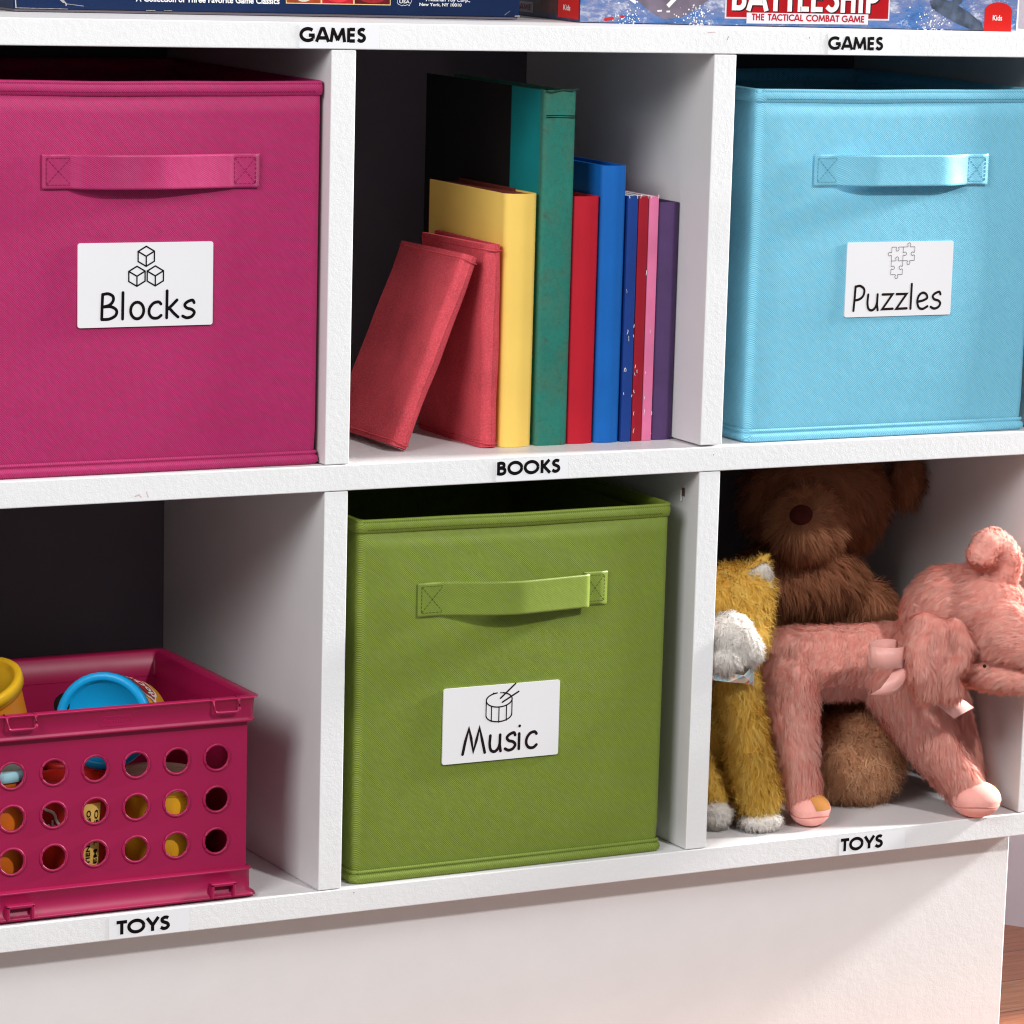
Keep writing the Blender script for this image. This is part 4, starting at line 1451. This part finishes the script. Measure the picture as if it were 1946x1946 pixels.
def fur_obj(name, prims, parent, mat, density, length, width, flow, seed, lay=0.8, clump=0.6, cell=0.005, curl=0.0, gravity=0.3, col=((1, 1, 1), (1, 1, 1)), voxel=0.002, smooth=6, keep=None, label=None, jitter=0.35):
    """base surface plus many fine tapered hairs, all in ONE mesh"""
    rng = np.random.default_rng(seed)
    co, no, tri = blob_base(prims, voxel, smooth)
    no /= np.linalg.norm(no, axis=1, keepdims=True) + 1e-9
    a, b, c = co[tri[:, 0]], co[tri[:, 1]], co[tri[:, 2]]
    ar = 0.5 * np.linalg.norm(np.cross(b - a, c - a), axis=1)
    n = int(ar.sum() * density)
    ti = rng.choice(len(tri), n, p=ar / ar.sum())
    u, v = rng.random(n), rng.random(n)
    m = u + v > 1
    u[m], v[m] = 1 - u[m], 1 - v[m]
    w = 1 - u - v
    P = co[tri[ti, 0]] * w[:, None] + co[tri[ti, 1]] * u[:, None] + co[tri[ti, 2]] * v[:, None]
    N = no[tri[ti, 0]] * w[:, None] + no[tri[ti, 1]] * u[:, None] + no[tri[ti, 2]] * v[:, None]
    N /= np.linalg.norm(N, axis=1, keepdims=True)
    if keep is not None:
        k = keep(P, N)
        P, N = P[k], N[k]
        n = len(P)
    fl = flow(P) if callable(flow) else np.tile(np.array(flow, float), (n, 1))
    # slow swirls in the nap
    ph = rng.random(3) * 6
    sw = np.stack([np.sin(P[:, 1] * 150 + P[:, 2] * 110 + ph[0]), np.sin(P[:, 0] * 140 + P[:, 2] * 90 + ph[1]), np.sin(P[:, 0] * 120 - P[:, 1] * 100 + ph[2])], 1)
    fl = fl + sw * 0.35
    fl -= N * (fl * N).sum(1, keepdims=True)
    fl /= np.linalg.norm(fl, axis=1, keepdims=True) + 1e-6
    # clumps
    off = rng.random(3)
    q = P / cell + off + 0.35 * np.sin(P[:, [1, 2, 0]] * 400)
    cid = np.floor(q).astype(np.int64)
    hsh = (cid[:, 0] * 73856093 ^ cid[:, 1] * 19349663 ^ cid[:, 2] * 83492791) & 0xffff
    tab = rng.random((0x10000, 4))
    cr = tab[hsh]
    cvec = (np.floor(q) + 0.5 - q) * cell
    cvec -= N * (cvec * N).sum(1, keepdims=True)
    cdir = (cr[:, :3] - 0.5) * 2
    d = N * (1 - lay * 0.75) + fl * lay + rng.normal(size=(n, 3)) * jitter * 0.5 + cdir * jitter
    # keep hairs above the surface
    dn = (d * N).sum(1, keepdims=True)
    d = np.where(dn < 0.12, d + N * (0.12 - dn), d)
    d /= np.linalg.norm(d, axis=1, keepdims=True)
    L = length * (0.65 + 0.6 * rng.random(n)) * (0.8 + 0.4 * cr[:, 3])
    side = np.cross(d, N + rng.normal(size=(n, 3)) * 0.35)
    side /= np.linalg.norm(side, axis=1, keepdims=True) + 1e-9
    flip = (np.cross(d, side) * N).sum(1, keepdims=True) < 0
    side = np.where(flip, -side, side)
    side2 = np.cross(d, side)
    K = 4
    S = np.linspace(0, 1, K)
    Wd = np.array([1.0, 0.95, 0.7, 0.12]) * width * 0.5
    nv0 = len(co)
    V = np.empty((n, K, 2, 3))
    ph2 = rng.random(n) * 6.28
    for k, s in enumerate(S):
        ctr = P - N * 0.0004 + d * (L * s)[:, None] + cvec * (clump * s ** 1.4)
        ctr = ctr + np.array([0, 0, -1.0]) * (gravity * L * s * s)[:, None]
        if curl:
            ctr = ctr + side2 * (curl * L * np.sin(s * 5 + ph2) * s)[:, None] + side * (curl * L * np.cos(s * 5 + ph2) * s)[:, None]
        V[:, k, 0] = ctr + side * Wd[k]
        V[:, k, 1] = ctr - side * Wd[k]
    HV = V.reshape(-1, 3)
    base = (np.arange(n) * K * 2)[:, None] + nv0
    quads = []
    for k in range(K - 1):
        quads.append(np.concatenate([base + 2 * k, base + 2 * k + 1, base + 2 * k + 3, base + 2 * k + 2], 1))
    Q = np.stack(quads, 1).reshape(-1, 4)
    allv = np.concatenate([co, HV])
    nt, nq = len(tri), len(Q)
    me = bpy.data.meshes.new(name)
    me.vertices.add(len(allv))
    me.vertices.foreach_set('co', allv.astype(np.float32).ravel())
    me.loops.add(nt * 3 + nq * 4)
    me.loops.foreach_set('vertex_index', np.concatenate([tri.ravel(), Q.ravel()]).astype(np.int32))
    me.polygons.add(nt + nq)
    ls = np.concatenate([np.arange(nt) * 3, nt * 3 + np.arange(nq) * 4]).astype(np.int32)
    me.polygons.foreach_set('loop_start', ls)
    me.polygons.foreach_set('use_smooth', np.ones(nt + nq, bool))
    me.update(calc_edges=True)
    # per-hair colour
    c0, c1 = np.array(col[0], float), np.array(col[1], float)
    mixv = np.clip(cr[:, 3] * 0.6 + rng.random(n) * 0.5 - 0.05, 0, 1)
    hc_ = c0 + (c1 - c0) * mixv[:, None]
    hc4 = np.concatenate([hc_, np.ones((n, 1))], 1)
    bc = np.tile(np.append((c0 + c1) / 2, 1.0), (nv0, 1))
    cols = np.concatenate([bc, np.repeat(hc4, K * 2, 0)])
    at = me.color_attributes.new('tint', 'FLOAT_COLOR', 'POINT')
    at.data.foreach_set('color', cols.astype(np.float32).ravel())
    # shading normals of hairs: mostly those of the pelt, so that the nap reads as soft
    hn = N * 0.75 + d * 0.35
    hn = np.repeat(hn, K * 2, 0) + np.repeat(np.stack([side * 0.18, -side * 0.18], 1)[:, None], K, 1).reshape(-1, 3)
    hn /= np.linalg.norm(hn, axis=1, keepdims=True)
    alln = np.concatenate([no, hn])
    me.normals_split_custom_set_from_vertices(alln.astype(np.float32).tolist())
    me.materials.append(mat)
    o = bpy.data.objects.new(name, me)
    COL.objects.link(o)
    if label: o['label'] = label
    return adopt(o, parent)


def fur_mat(name, rough=0.75, trans=0.38, sheen=0.0):
    t = NT(name)
    at = t.n('ShaderNodeAttribute')
    at.attribute_name = 'tint'
    t.color(at.outputs['Color'])
    t.set(Roughness=rough)
    t.b.inputs['Specular IOR Level'].default_value = 0.18
    t.b.inputs['Sheen Weight'].default_value = sheen
    tr = t.n('ShaderNodeBsdfTranslucent')
    t.l(at.outputs['Color'], tr.inputs['Color'])
    mx = t.n('ShaderNodeMixShader')
    mx.inputs[0].default_value = trans
    out = t.t.nodes['Material Output']
    t.l(t.b.outputs[0], mx.inputs[1])
    t.l(tr.outputs[0], mx.inputs[2])
    t.l(mx.outputs[0], out.inputs['Surface'])
    return t.m


M['fur'] = fur_mat('plush_fur')
M['white_fur'] = fur_mat('white_fleece', 0.8, 0.5)
I3 = Matrix.Identity(3)


def RY(a): return Matrix.Rotation(math.radians(a), 3, 'Y')
def RZ(a): return Matrix.Rotation(math.radians(a), 3, 'Z')


# --- pink elephant
PK = ((0.98, 0.43, 0.35), (1.0, 0.65, 0.55))
ele = thing('plush_elephant', (0.49, 0.04, ZB1), 'pink plush elephant with curled trunk, floppy ear and satin ribbon bow', 'stuffed toy', 'plush toys in the lower right cubby')
kw = dict(mat=M['fur'], density=3.0e6, length=0.0060, width=0.00038, col=PK, clump=0.6, cell=0.0040, jitter=0.26, lay=0.90, smooth=14)
body_p = [('c', [(0.4270, 0.0760, -0.4640, 0.0280), (0.4811, 0.0760, -0.4680, 0.0290), (0.5250, 0.0700, -0.4670, 0.0290)]),
          ('c', [(0.4170, 0.0620, -0.4780, 0.0250), (0.4160, 0.0500, -0.5120, 0.0215), (0.4160, 0.0420, -0.5320, 0.0175), (0.4190, 0.0360, -0.5580, 0.0150)]),
          ('c', [(0.5130, 0.0520, -0.4830, 0.0290), (0.5290, 0.0380, -0.5150, 0.0240), (0.5400, 0.0250, -0.5380, 0.0195), (0.5520, 0.0130, -0.5590, 0.0160)]),
          ('c', [(0.5700, 0.0640, -0.5000, 0.0150), (0.5800, 0.0570, -0.5380, 0.0130), (0.5865, 0.0500, -0.5620, 0.0095)]),
          ('c', [(0.4480, 0.1000, -0.4800, 0.0170), (0.4500, 0.0980, -0.5600, 0.0130)])]
fur_obj('body', body_p, ele, flow=lambda P: np.stack([np.where(P[:, 2] > -0.480, -0.75, 0.10), -0.25 + 0 * P[:, 0], np.where(P[:, 2] > -0.480, -0.45, -0.85)], 1), seed=11, **kw)
FW = Vector((-0.0120, -0.0156, 0.0040))


def fwd(prims):
    out = []
    for p in prims:
        if p[0] == 'c': out.append(('c', [(a[0] + FW.x, a[1] + FW.y, a[2] + FW.z, a[3]) for a in p[1]]))
        else: out.append(('e', tuple(Vector(p[1]) + FW), p[2], p[3]))
    return out


head_p = [('e', (0.5560, 0.0430, -0.4310), (0.0400, 0.0385, 0.0400), I3), ('e', (0.5680, 0.0200, -0.4270), (0.0350, 0.0390, 0.0360), I3),
          ('c', [(0.5640, -0.0130, -0.4360, 0.0260), (0.5740, -0.0320, -0.4420, 0.0195), (0.5860, -0.0460, -0.4470, 0.0160)])]
fur_obj('head', fwd(head_p) + [('c', [(0.5300, 0.0550, -0.4600, 0.0270), (0.5420, 0.0350, -0.4400, 0.0300)])], ele, flow=(-0.80, 0.25, -0.10), seed=12, **{**kw, 'length': 0.0065, 'smooth': 10})
fur_obj('jaw', fwd([('c', [(0.5440, 0.0040, -0.4620, 0.0140), (0.5560, -0.0200, -0.4665, 0.0115), (0.5700, -0.0400, -0.4680, 0.0090), (0.5800, -0.0500, -0.4670, 0.0085)])]), ele, flow=(-0.80, 0.25, -0.10), seed=15, **{**kw, 'length': 0.0050, 'smooth': 4})
fur_obj('ear', fwd([('c', [(0.5100, 0.0120, -0.4310, 0.0120), (0.5020, 0.0040, -0.4480, 0.0130), (0.5010, -0.0010, -0.4620, 0.0125), (0.5050, -0.0030, -0.4735, 0.0110)]),
                ('c', [(0.5260, -0.0040, -0.4300, 0.0085), (0.5300, -0.0120, -0.4420, 0.0080), (0.5260, -0.0140, -0.4530, 0.0075), (0.5185, -0.0130, -0.4620, 0.0060), (0.5215, -0.0120, -0.4755, 0.0080)]),
                ('c', [(0.5150, 0.0040, -0.4330, 0.0110), (0.5130, -0.0020, -0.4500, 0.0105), (0.5130, -0.0045, -0.4660, 0.0085)])]), ele,
        flow=(-0.25, -0.15, -0.95), seed=13, **{**kw, 'length': 0.0065, 'smooth': 4})
fur_obj('trunk', fwd([('c', [(0.5720, 0.0200, -0.4080, 0.0150), (0.5770, 0.0100, -0.3950, 0.0138), (0.5775, 0.0070, -0.3820, 0.0128), (0.5720, 0.0060, -0.3725, 0.0120), (0.5645, 0.0050, -0.3680, 0.0118), (0.5570, 0.0040, -0.3700, 0.0120), (0.5530, 0.0040, -0.3765, 0.0118)])]), ele,
        flow=(-0.3, 0, 0.8), seed=14, **{**kw, 'length': 0.0042, 'density': 3.2e6, 'voxel': 0.0015, 'smooth': 4, 'jitter': 0.25})
felt = plain('pink_felt', (0.86, 0.40, 0.345, 1), 0.9, 0.05, 80, 0.0002, 1200)
tan_felt = plain('tan_felt', (0.52, 0.22, 0.055, 1), 0.9, 0.05, 80, 0.0002, 1200)
seam_m = plain('pink_seam', (0.50, 0.17, 0.13, 1), 0.9)


def foot(c, r, yaw, s=1.0, pad=(0.7, -0.45, 0.55), lab=None):
    bm = bmesh.new()
    bmesh.ops.create_uvsphere(bm, u_segments=28, v_segments=18, radius=1.0, matrix=Matrix.Translation(c) @ RZ(yaw).to_4x4() @ Matrix.Diagonal((r[0], r[1], r[2], 1)))
    for v in bm.verts:
        dz = (v.co.z - c[2]) / r[2]
        if abs(dz + 0.15) < 0.12:
            k = 1 - 0.05 * (1 - abs(dz + 0.15) / 0.12)
            v.co.x = c[0] + (v.co.x - c[0]) * k
            v.co.y = c[1] + (v.co.y - c[1]) * k
    f = bm_obj('foot', bm, felt, ele, True)
    sm = bmesh.new()
    mrot = RZ(yaw)
    ring = []
    for k in range(33):
        a = 2 * PI * k / 32
        zz = -0.26 + 0.06 * math.sin(3 * a)
        q_ = mrot @ Vector((r[0] * math.cos(a), r[1] * math.sin(a), 0)) * math.sqrt(1 - zz * zz) * 0.985
        ring.append((c[0] + q_.x, c[1] + q_.y, c[2] + r[2] * zz))
    tube_mesh(sm, ring[:-1], 0.00035, 6, True)
    bm_obj('seam', sm, seam_m, f, True)
    # tan toe patch: a rounded square lying just proud of the felt
    d = Vector(pad).normalized()
    C = Vector(c)
    x_ = d.cross(Vector((0, 0, 1))).normalized()
    y_ = x_.cross(d)
    n_ = 12
    V, F = [], []
    for a in range(n_ + 1):
        for b in range(n_ + 1):
            u, v = (a / n_ - .5) * 1.1, (b / n_ - .5) * 1.15
            q_ = (d + x_ * u + y_ * v).normalized()
            V.append(C + Vector((q_.x * r[0], q_.y * r[1], q_.z * r[2])) * 1.02)
    for a in range(n_):
        for b in range(n_):
            F.append((a * (n_ + 1) + b, a * (n_ + 1) + b + 1, (a + 1) * (n_ + 1) + b + 1, (a + 1) * (n_ + 1) + b))
    mesh_obj('toe_patch', V, F, tan_felt, f, True)
    return f


foot((0.4225, 0.0290, -0.5695), (0.0160, 0.0165, 0.0132), 0, pad=(0.15, -0.75, 0.65))
foot((0.5580, 0.0035, -0.5683), (0.0200, 0.0175, 0.0143), -25, pad=(0.95, -0.30, 0.30))
foot((0.5870, 0.0470, -0.5715), (0.0095, 0.0110, 0.0108), 0, pad=(0.3, -0.9, 0.45))
bm = bmesh.new()
bmesh.ops.create_uvsphere(bm, u_segments=14, v_segments=10, radius=0.0014, matrix=Matrix.Translation(Vector((0.5400, -0.0262, -0.4560)) + FW))
bm_obj('eye', bm, plain('dark_eye', (0.01, 0.008, 0.008, 1), 0.15), ele, True)
t = NT('satin_ribbon')
t.color((0.78, 0.37, 0.32, 1))
t.set(Roughness=0.38)
t.b.inputs['Sheen Weight'].default_value = 0.3
wv_ = t.n('ShaderNodeTexWave')
wv_.inputs['Scale'].default_value = 420
t.l(t.mapped((1, 0.3, 1)), wv_.inputs['Vector'])
t.bump(wv_.outputs['Fac'], 0.0001, 0.6)
M['ribbon'] = t.m


def ribbon(name, pts, wvec, parent, th=0.0004):
    """flat ribbon swept through pts (3D), with half-width vectors"""
    V, F = [], []
    for i, p in enumerate(pts):
        p = Vector(p)
        w = Vector(wvec[i] if isinstance(wvec, list) else wvec)
        V += [p - w, p + w]
    n = len(pts)
    for i in range(n - 1): F.append((2 * i, 2 * i + 1, 2 * i + 3, 2 * i + 2))
    o = mesh_obj(name, V, F, M['ribbon'], parent, True)
    md = o.modifiers.new('thick', 'SOLIDIFY')
    md.thickness = th
    return o


bow = bpy.data.objects.new('bow', None)
bow.location = (0.49, 0.015, -0.455)
COL.objects.link(bow)
adopt(bow, ele)
bow.matrix_parent_inverse = Matrix.Translation(ele.location).inverted()


def sub_ribbon(*a):
    o = ribbon(a[0], [Vector(p_) + FW for p_ in a[1]], a[2], None)
    o.parent = bow
    o.matrix_parent_inverse = Matrix.Translation(bow.location).inverted()
    return o


lp = []
for k in range(15):
    a = math.radians(-80 + 340 * k / 14)
    lp.append((0.4775 - 0.0125 * math.cos(a) * 1.0, 0.0230 - 0.0060 * math.sin(a), -0.4505 - 0.0008 * math.cos(a)))
lp = [(0.4925, 0.0180, -0.4530)] + [(0.4880, 0.0060, -0.4515), (0.4800, 0.0010, -0.4508), (0.4690, 0.0010, -0.4503), (0.4600, 0.0080, -0.4500), (0.4640, 0.0180, -0.4495), (0.4730, 0.0230, -0.4485), (0.4820, 0.0240, -0.4485), (0.4910, 0.0230, -0.4495)] + [(0.4935, 0.0240, -0.4510)]
sub_ribbon('loop', lp, [(0, 0, 0.0062)] + [(0, 0, 0.0080)] * 8 + [(0, 0, 0.0065)])
sub_ribbon('tail', [(0.4905, 0.0100, -0.4555), (0.4820, 0.0020, -0.4630), (0.4735, -0.0010, -0.4715), (0.4660, 0.0020, -0.4780)], [(0.0070, 0, 0.0040), (0.0092, 0, 0.0020), (0.0097, 0, 0.0008), (0.0097, 0, -0.0008)])
sub_ribbon('tail', [(0.5140, 0.0020, -0.4760), (0.5230, -0.0010, -0.4850), (0.5300, -0.0030, -0.4905), (0.5380, -0.0050, -0.4965)], [(0.0085, 0, 0.0030), (0.0085, 0, 0.0034), (0.0086, 0, 0.0036), (0.0087, 0, 0.0036)])

# --- brown bear
BR = ((0.32, 0.125, 0.060), (0.68, 0.31, 0.165))
BR_LIT = ((0.75, 0.36, 0.18), (1.0, 0.66, 0.40))  # foot fur: the bear's brown with the light on it painted in
bear = thing('teddy_bear', (0.50, 0.16, ZB1), 'large shaggy brown teddy bear sitting at the back behind the pink toy', 'stuffed toy', 'plush toys in the lower right cubby')
kb = dict(mat=M['fur'], density=1.1e6, length=0.0125, width=0.00048, col=BR, voxel=0.003, clump=0.8, cell=0.006, jitter=0.45, gravity=0.35)


def inside(P, N):
    return (P[:, 2] < -0.302) & (P[:, 2] > ZB1 + 0.001) & (P[:, 0] < 0.594)


fur_obj('body', [('e', (0.5000, 0.1850, -0.5000), (0.0680, 0.0480, 0.0700), I3), ('e', (0.4900, 0.1650, -0.4200), (0.0560, 0.0400, 0.0330), I3), ('c', [(0.5200, 0.1750, -0.4480, 0.0350), (0.5420, 0.1500, -0.4420, 0.0220), (0.5500, 0.1300, -0.4600, 0.0200)]), ('c', [(0.4500, 0.1700, -0.4500, 0.0260), (0.4300, 0.1450, -0.4900, 0.0200)])], bear,
        flow=(0.1, -0.3, -0.8), seed=21, keep=inside, **kb)
fur_obj('head', [('e', (0.5080, 0.1750, -0.3560), (0.0600, 0.0460, 0.0440), I3)], bear, flow=(0.4, 0.2, -0.7), seed=22, keep=inside, **kb)


def radial_flow(c):
    c = np.array(c)
    return lambda P: (P - c) / (np.linalg.norm(P - c, axis=1, keepdims=True) + 1e-6)


fur_obj('muzzle', [('e', (0.4690, 0.1260, -0.3660), (0.0300, 0.0250, 0.0290), I3)], bear, flow=radial_flow((0.4480, 0.0950, -0.3550)), seed=23, keep=inside, **{**kb, 'col': ((0.42, 0.17, 0.085), (0.80, 0.42, 0.23)), 'length': 0.0115, 'lay': 0.95})
fur_obj('ear', [('e', (0.5790, 0.1550, -0.3400), (0.0130, 0.0100, 0.0180), I3)], bear, flow=(0.2, -0.2, -0.8), seed=24, keep=inside, **kb)
fur_obj('foot', [('e', (0.4960, 0.0800, -0.5455), (0.0365, 0.0310, 0.0345), I3), ('c', [(0.4980, 0.0900, -0.5500, 0.024), (0.4850, 0.1400, -0.5480, 0.026)])], bear, flow=(0.15, -0.3, -0.55), seed=25, keep=inside,
        **{**kb, 'col': BR_LIT, 'length': 0.0095, 'curl': 0.28, 'density': 1.2e6, 'lay': 0.45, 'cell': 0.0038, 'clump': 1.3, 'jitter': 0.7}, label='curly brown foot, light painted in as tan')
bm = bmesh.new()
bmesh.ops.create_uvsphere(bm, u_segments=24, v_segments=16, radius=1.0, matrix=Matrix.Translation((0.4455, 0.0960, -0.3545)) @ Matrix.Diagonal((0.0100, 0.0060, 0.0080, 1)))
bm_obj('nose', bm, suede('brown_velvet_nose', (0.06, 0.012, 0.010, 1)), bear, True)

# --- yellow cat
YC = ((0.86, 0.50, 0.055), (1.0, 0.76, 0.22))
WC = ((0.97, 0.92, 0.87), (1.0, 0.97, 0.93))
cat = thing('plush_cat', (0.36, 0.05, ZB1), 'mustard yellow plush cat with white muzzle and paws beside the divider', 'stuffed toy', 'plush toys in the lower right cubby')
kc = dict(mat=M['fur'], density=1.3e6, length=0.0078, width=0.00050, col=YC, clump=1.0, cell=0.0042, curl=0.2, jitter=0.60, lay=0.72)


def right_of_divider(P, N):
    return (P[:, 0] > 0.318) & (P[:, 2] > ZB1 + 0.0008)


fur_obj('head', [('e', (0.3530, 0.0500, -0.4110), (0.0320, 0.0290, 0.0310), I3), ('c', [(0.354, 0.04, -0.43, 0.026), (0.366, 0.045, -0.40, 0.022)])], cat, flow=(0.25, -0.3, -0.7), seed=31, keep=right_of_divider, **kc)
fur_obj('body', [('c', [(0.3540, 0.0620, -0.4560, 0.0210), (0.3560, 0.0780, -0.5200, 0.0230), (0.3560, 0.0850, -0.5500, 0.0230)]),
                 ('c', [(0.3560, 0.0390, -0.4650, 0.0170), (0.3670, 0.0350, -0.5150, 0.0155), (0.3800, 0.0370, -0.5580, 0.0160)]),
                 ('c', [(0.3440, 0.0640, -0.5300, 0.0125), (0.3500, 0.0560, -0.5560, 0.0135)])], cat, flow=(-0.05, -0.3, -0.8), seed=32, keep=right_of_divider, **kc)
kwht = {**kc, 'col': WC, 'length': 0.0042, 'curl': 0.25, 'cell': 0.0040, 'clump': 0.9, 'jitter': 0.45, 'density': 2.2e6, 'mat': M['white_fur']}
fur_obj('muzzle', [('e', (0.3360, 0.0140, -0.4280), (0.0190, 0.0160, 0.0200), I3), ('e', (0.3460, 0.0130, -0.4370), (0.0165, 0.0150, 0.0150), I3), ('e', (0.3300, 0.0100, -0.4420), (0.0160, 0.0140, 0.0120), I3)], cat, flow=(0, -0.3, -0.5), seed=33, keep=right_of_divider, label='white fleecy muzzle', **kwht)
fur_obj('paw', [('e', (0.3800, 0.0310, -0.5745), (0.0165, 0.0150, 0.0072), I3)], cat, flow=(0.2, -0.4, -0.3), seed=34, keep=right_of_divider, label='white paw tip', **kwht)
fur_obj('paw', [('e', (0.3490, 0.0450, -0.5700), (0.0120, 0.0120, 0.0105), I3)], cat, flow=(0.2, -0.4, -0.3), seed=35, keep=right_of_divider, label='white paw tip', **kwht)
# ear: yellow outside, white inside
fur_obj('ear', [('c', [(0.3620, 0.0440, -0.3920, 0.0080), (0.3790, 0.0410, -0.3770, 0.0050)]), ('c', [(0.3790, 0.0410, -0.3770, 0.0050), (0.3815, 0.0430, -0.3960, 0.0060)]), ('c', [(0.3620, 0.0440, -0.3920, 0.0080), (0.3780, 0.0450, -0.4040, 0.0070)]), ('c', [(0.3700, 0.0440, -0.3900, 0.0085), (0.3770, 0.0440, -0.3950, 0.0080)])], cat, flow=(0.4, -0.1, 0.6), seed=36, **{**kc, 'length': 0.0060, 'lay': 0.8})
fur_obj('inner_ear', [('c', [(0.3630, 0.0340, -0.3880, 0.0050), (0.3745, 0.0320, -0.3825, 0.0055)]), ('c', [(0.3745, 0.0320, -0.3825, 0.0055), (0.3745, 0.0340, -0.4010, 0.0045)]), ('c', [(0.3650, 0.0345, -0.3890, 0.0050), (0.3735, 0.0340, -0.3970, 0.0050)])], cat, flow=(0.2, -0.3, -0.6), seed=37, voxel=0.0015, **{k_: v_ for k_, v_ in kwht.items() if k_ != 'voxel'})
# printed cotton bib
t = NT('printed_cotton')
vo = t.n('ShaderNodeTexVoronoi')
vo.inputs['Scale'].default_value = 150
t.l(t.coords(), vo.inputs['Vector'])
sp_ = t.ramp(vo.outputs['Distance'], [(0.30, (1, 1, 1, 1)), (0.38, (0, 0, 0, 1))])
b_ = t.ramp(t.noise(70, 2), [(0.46, (0.70, 0.62, 0.52, 1)), (0.54, (0.34, 0.46, 0.50, 1))])
t.color(t.mix(sp_, b_, (0.62, 0.16, 0.09, 1)))
t.set(Roughness=0.8)
M['bib'] = t.m
V = [(0.3160, 0.0080, -0.4480), (0.3400, -0.0020, -0.4530), (0.3530, 0.0060, -0.4470), (0.3600, 0.0160, -0.4660), (0.3480, 0.0080, -0.4615), (0.3300, 0.0020, -0.4580), (0.3160, 0.0060, -0.4560)]
o = mesh_obj('bib', V, [(0, 1, 5, 6), (1, 4, 5), (1, 2, 3, 4)], M['bib'], cat, False)
md = o.modifiers.new('thick', 'SOLIDIFY')
md.thickness = 0.0005
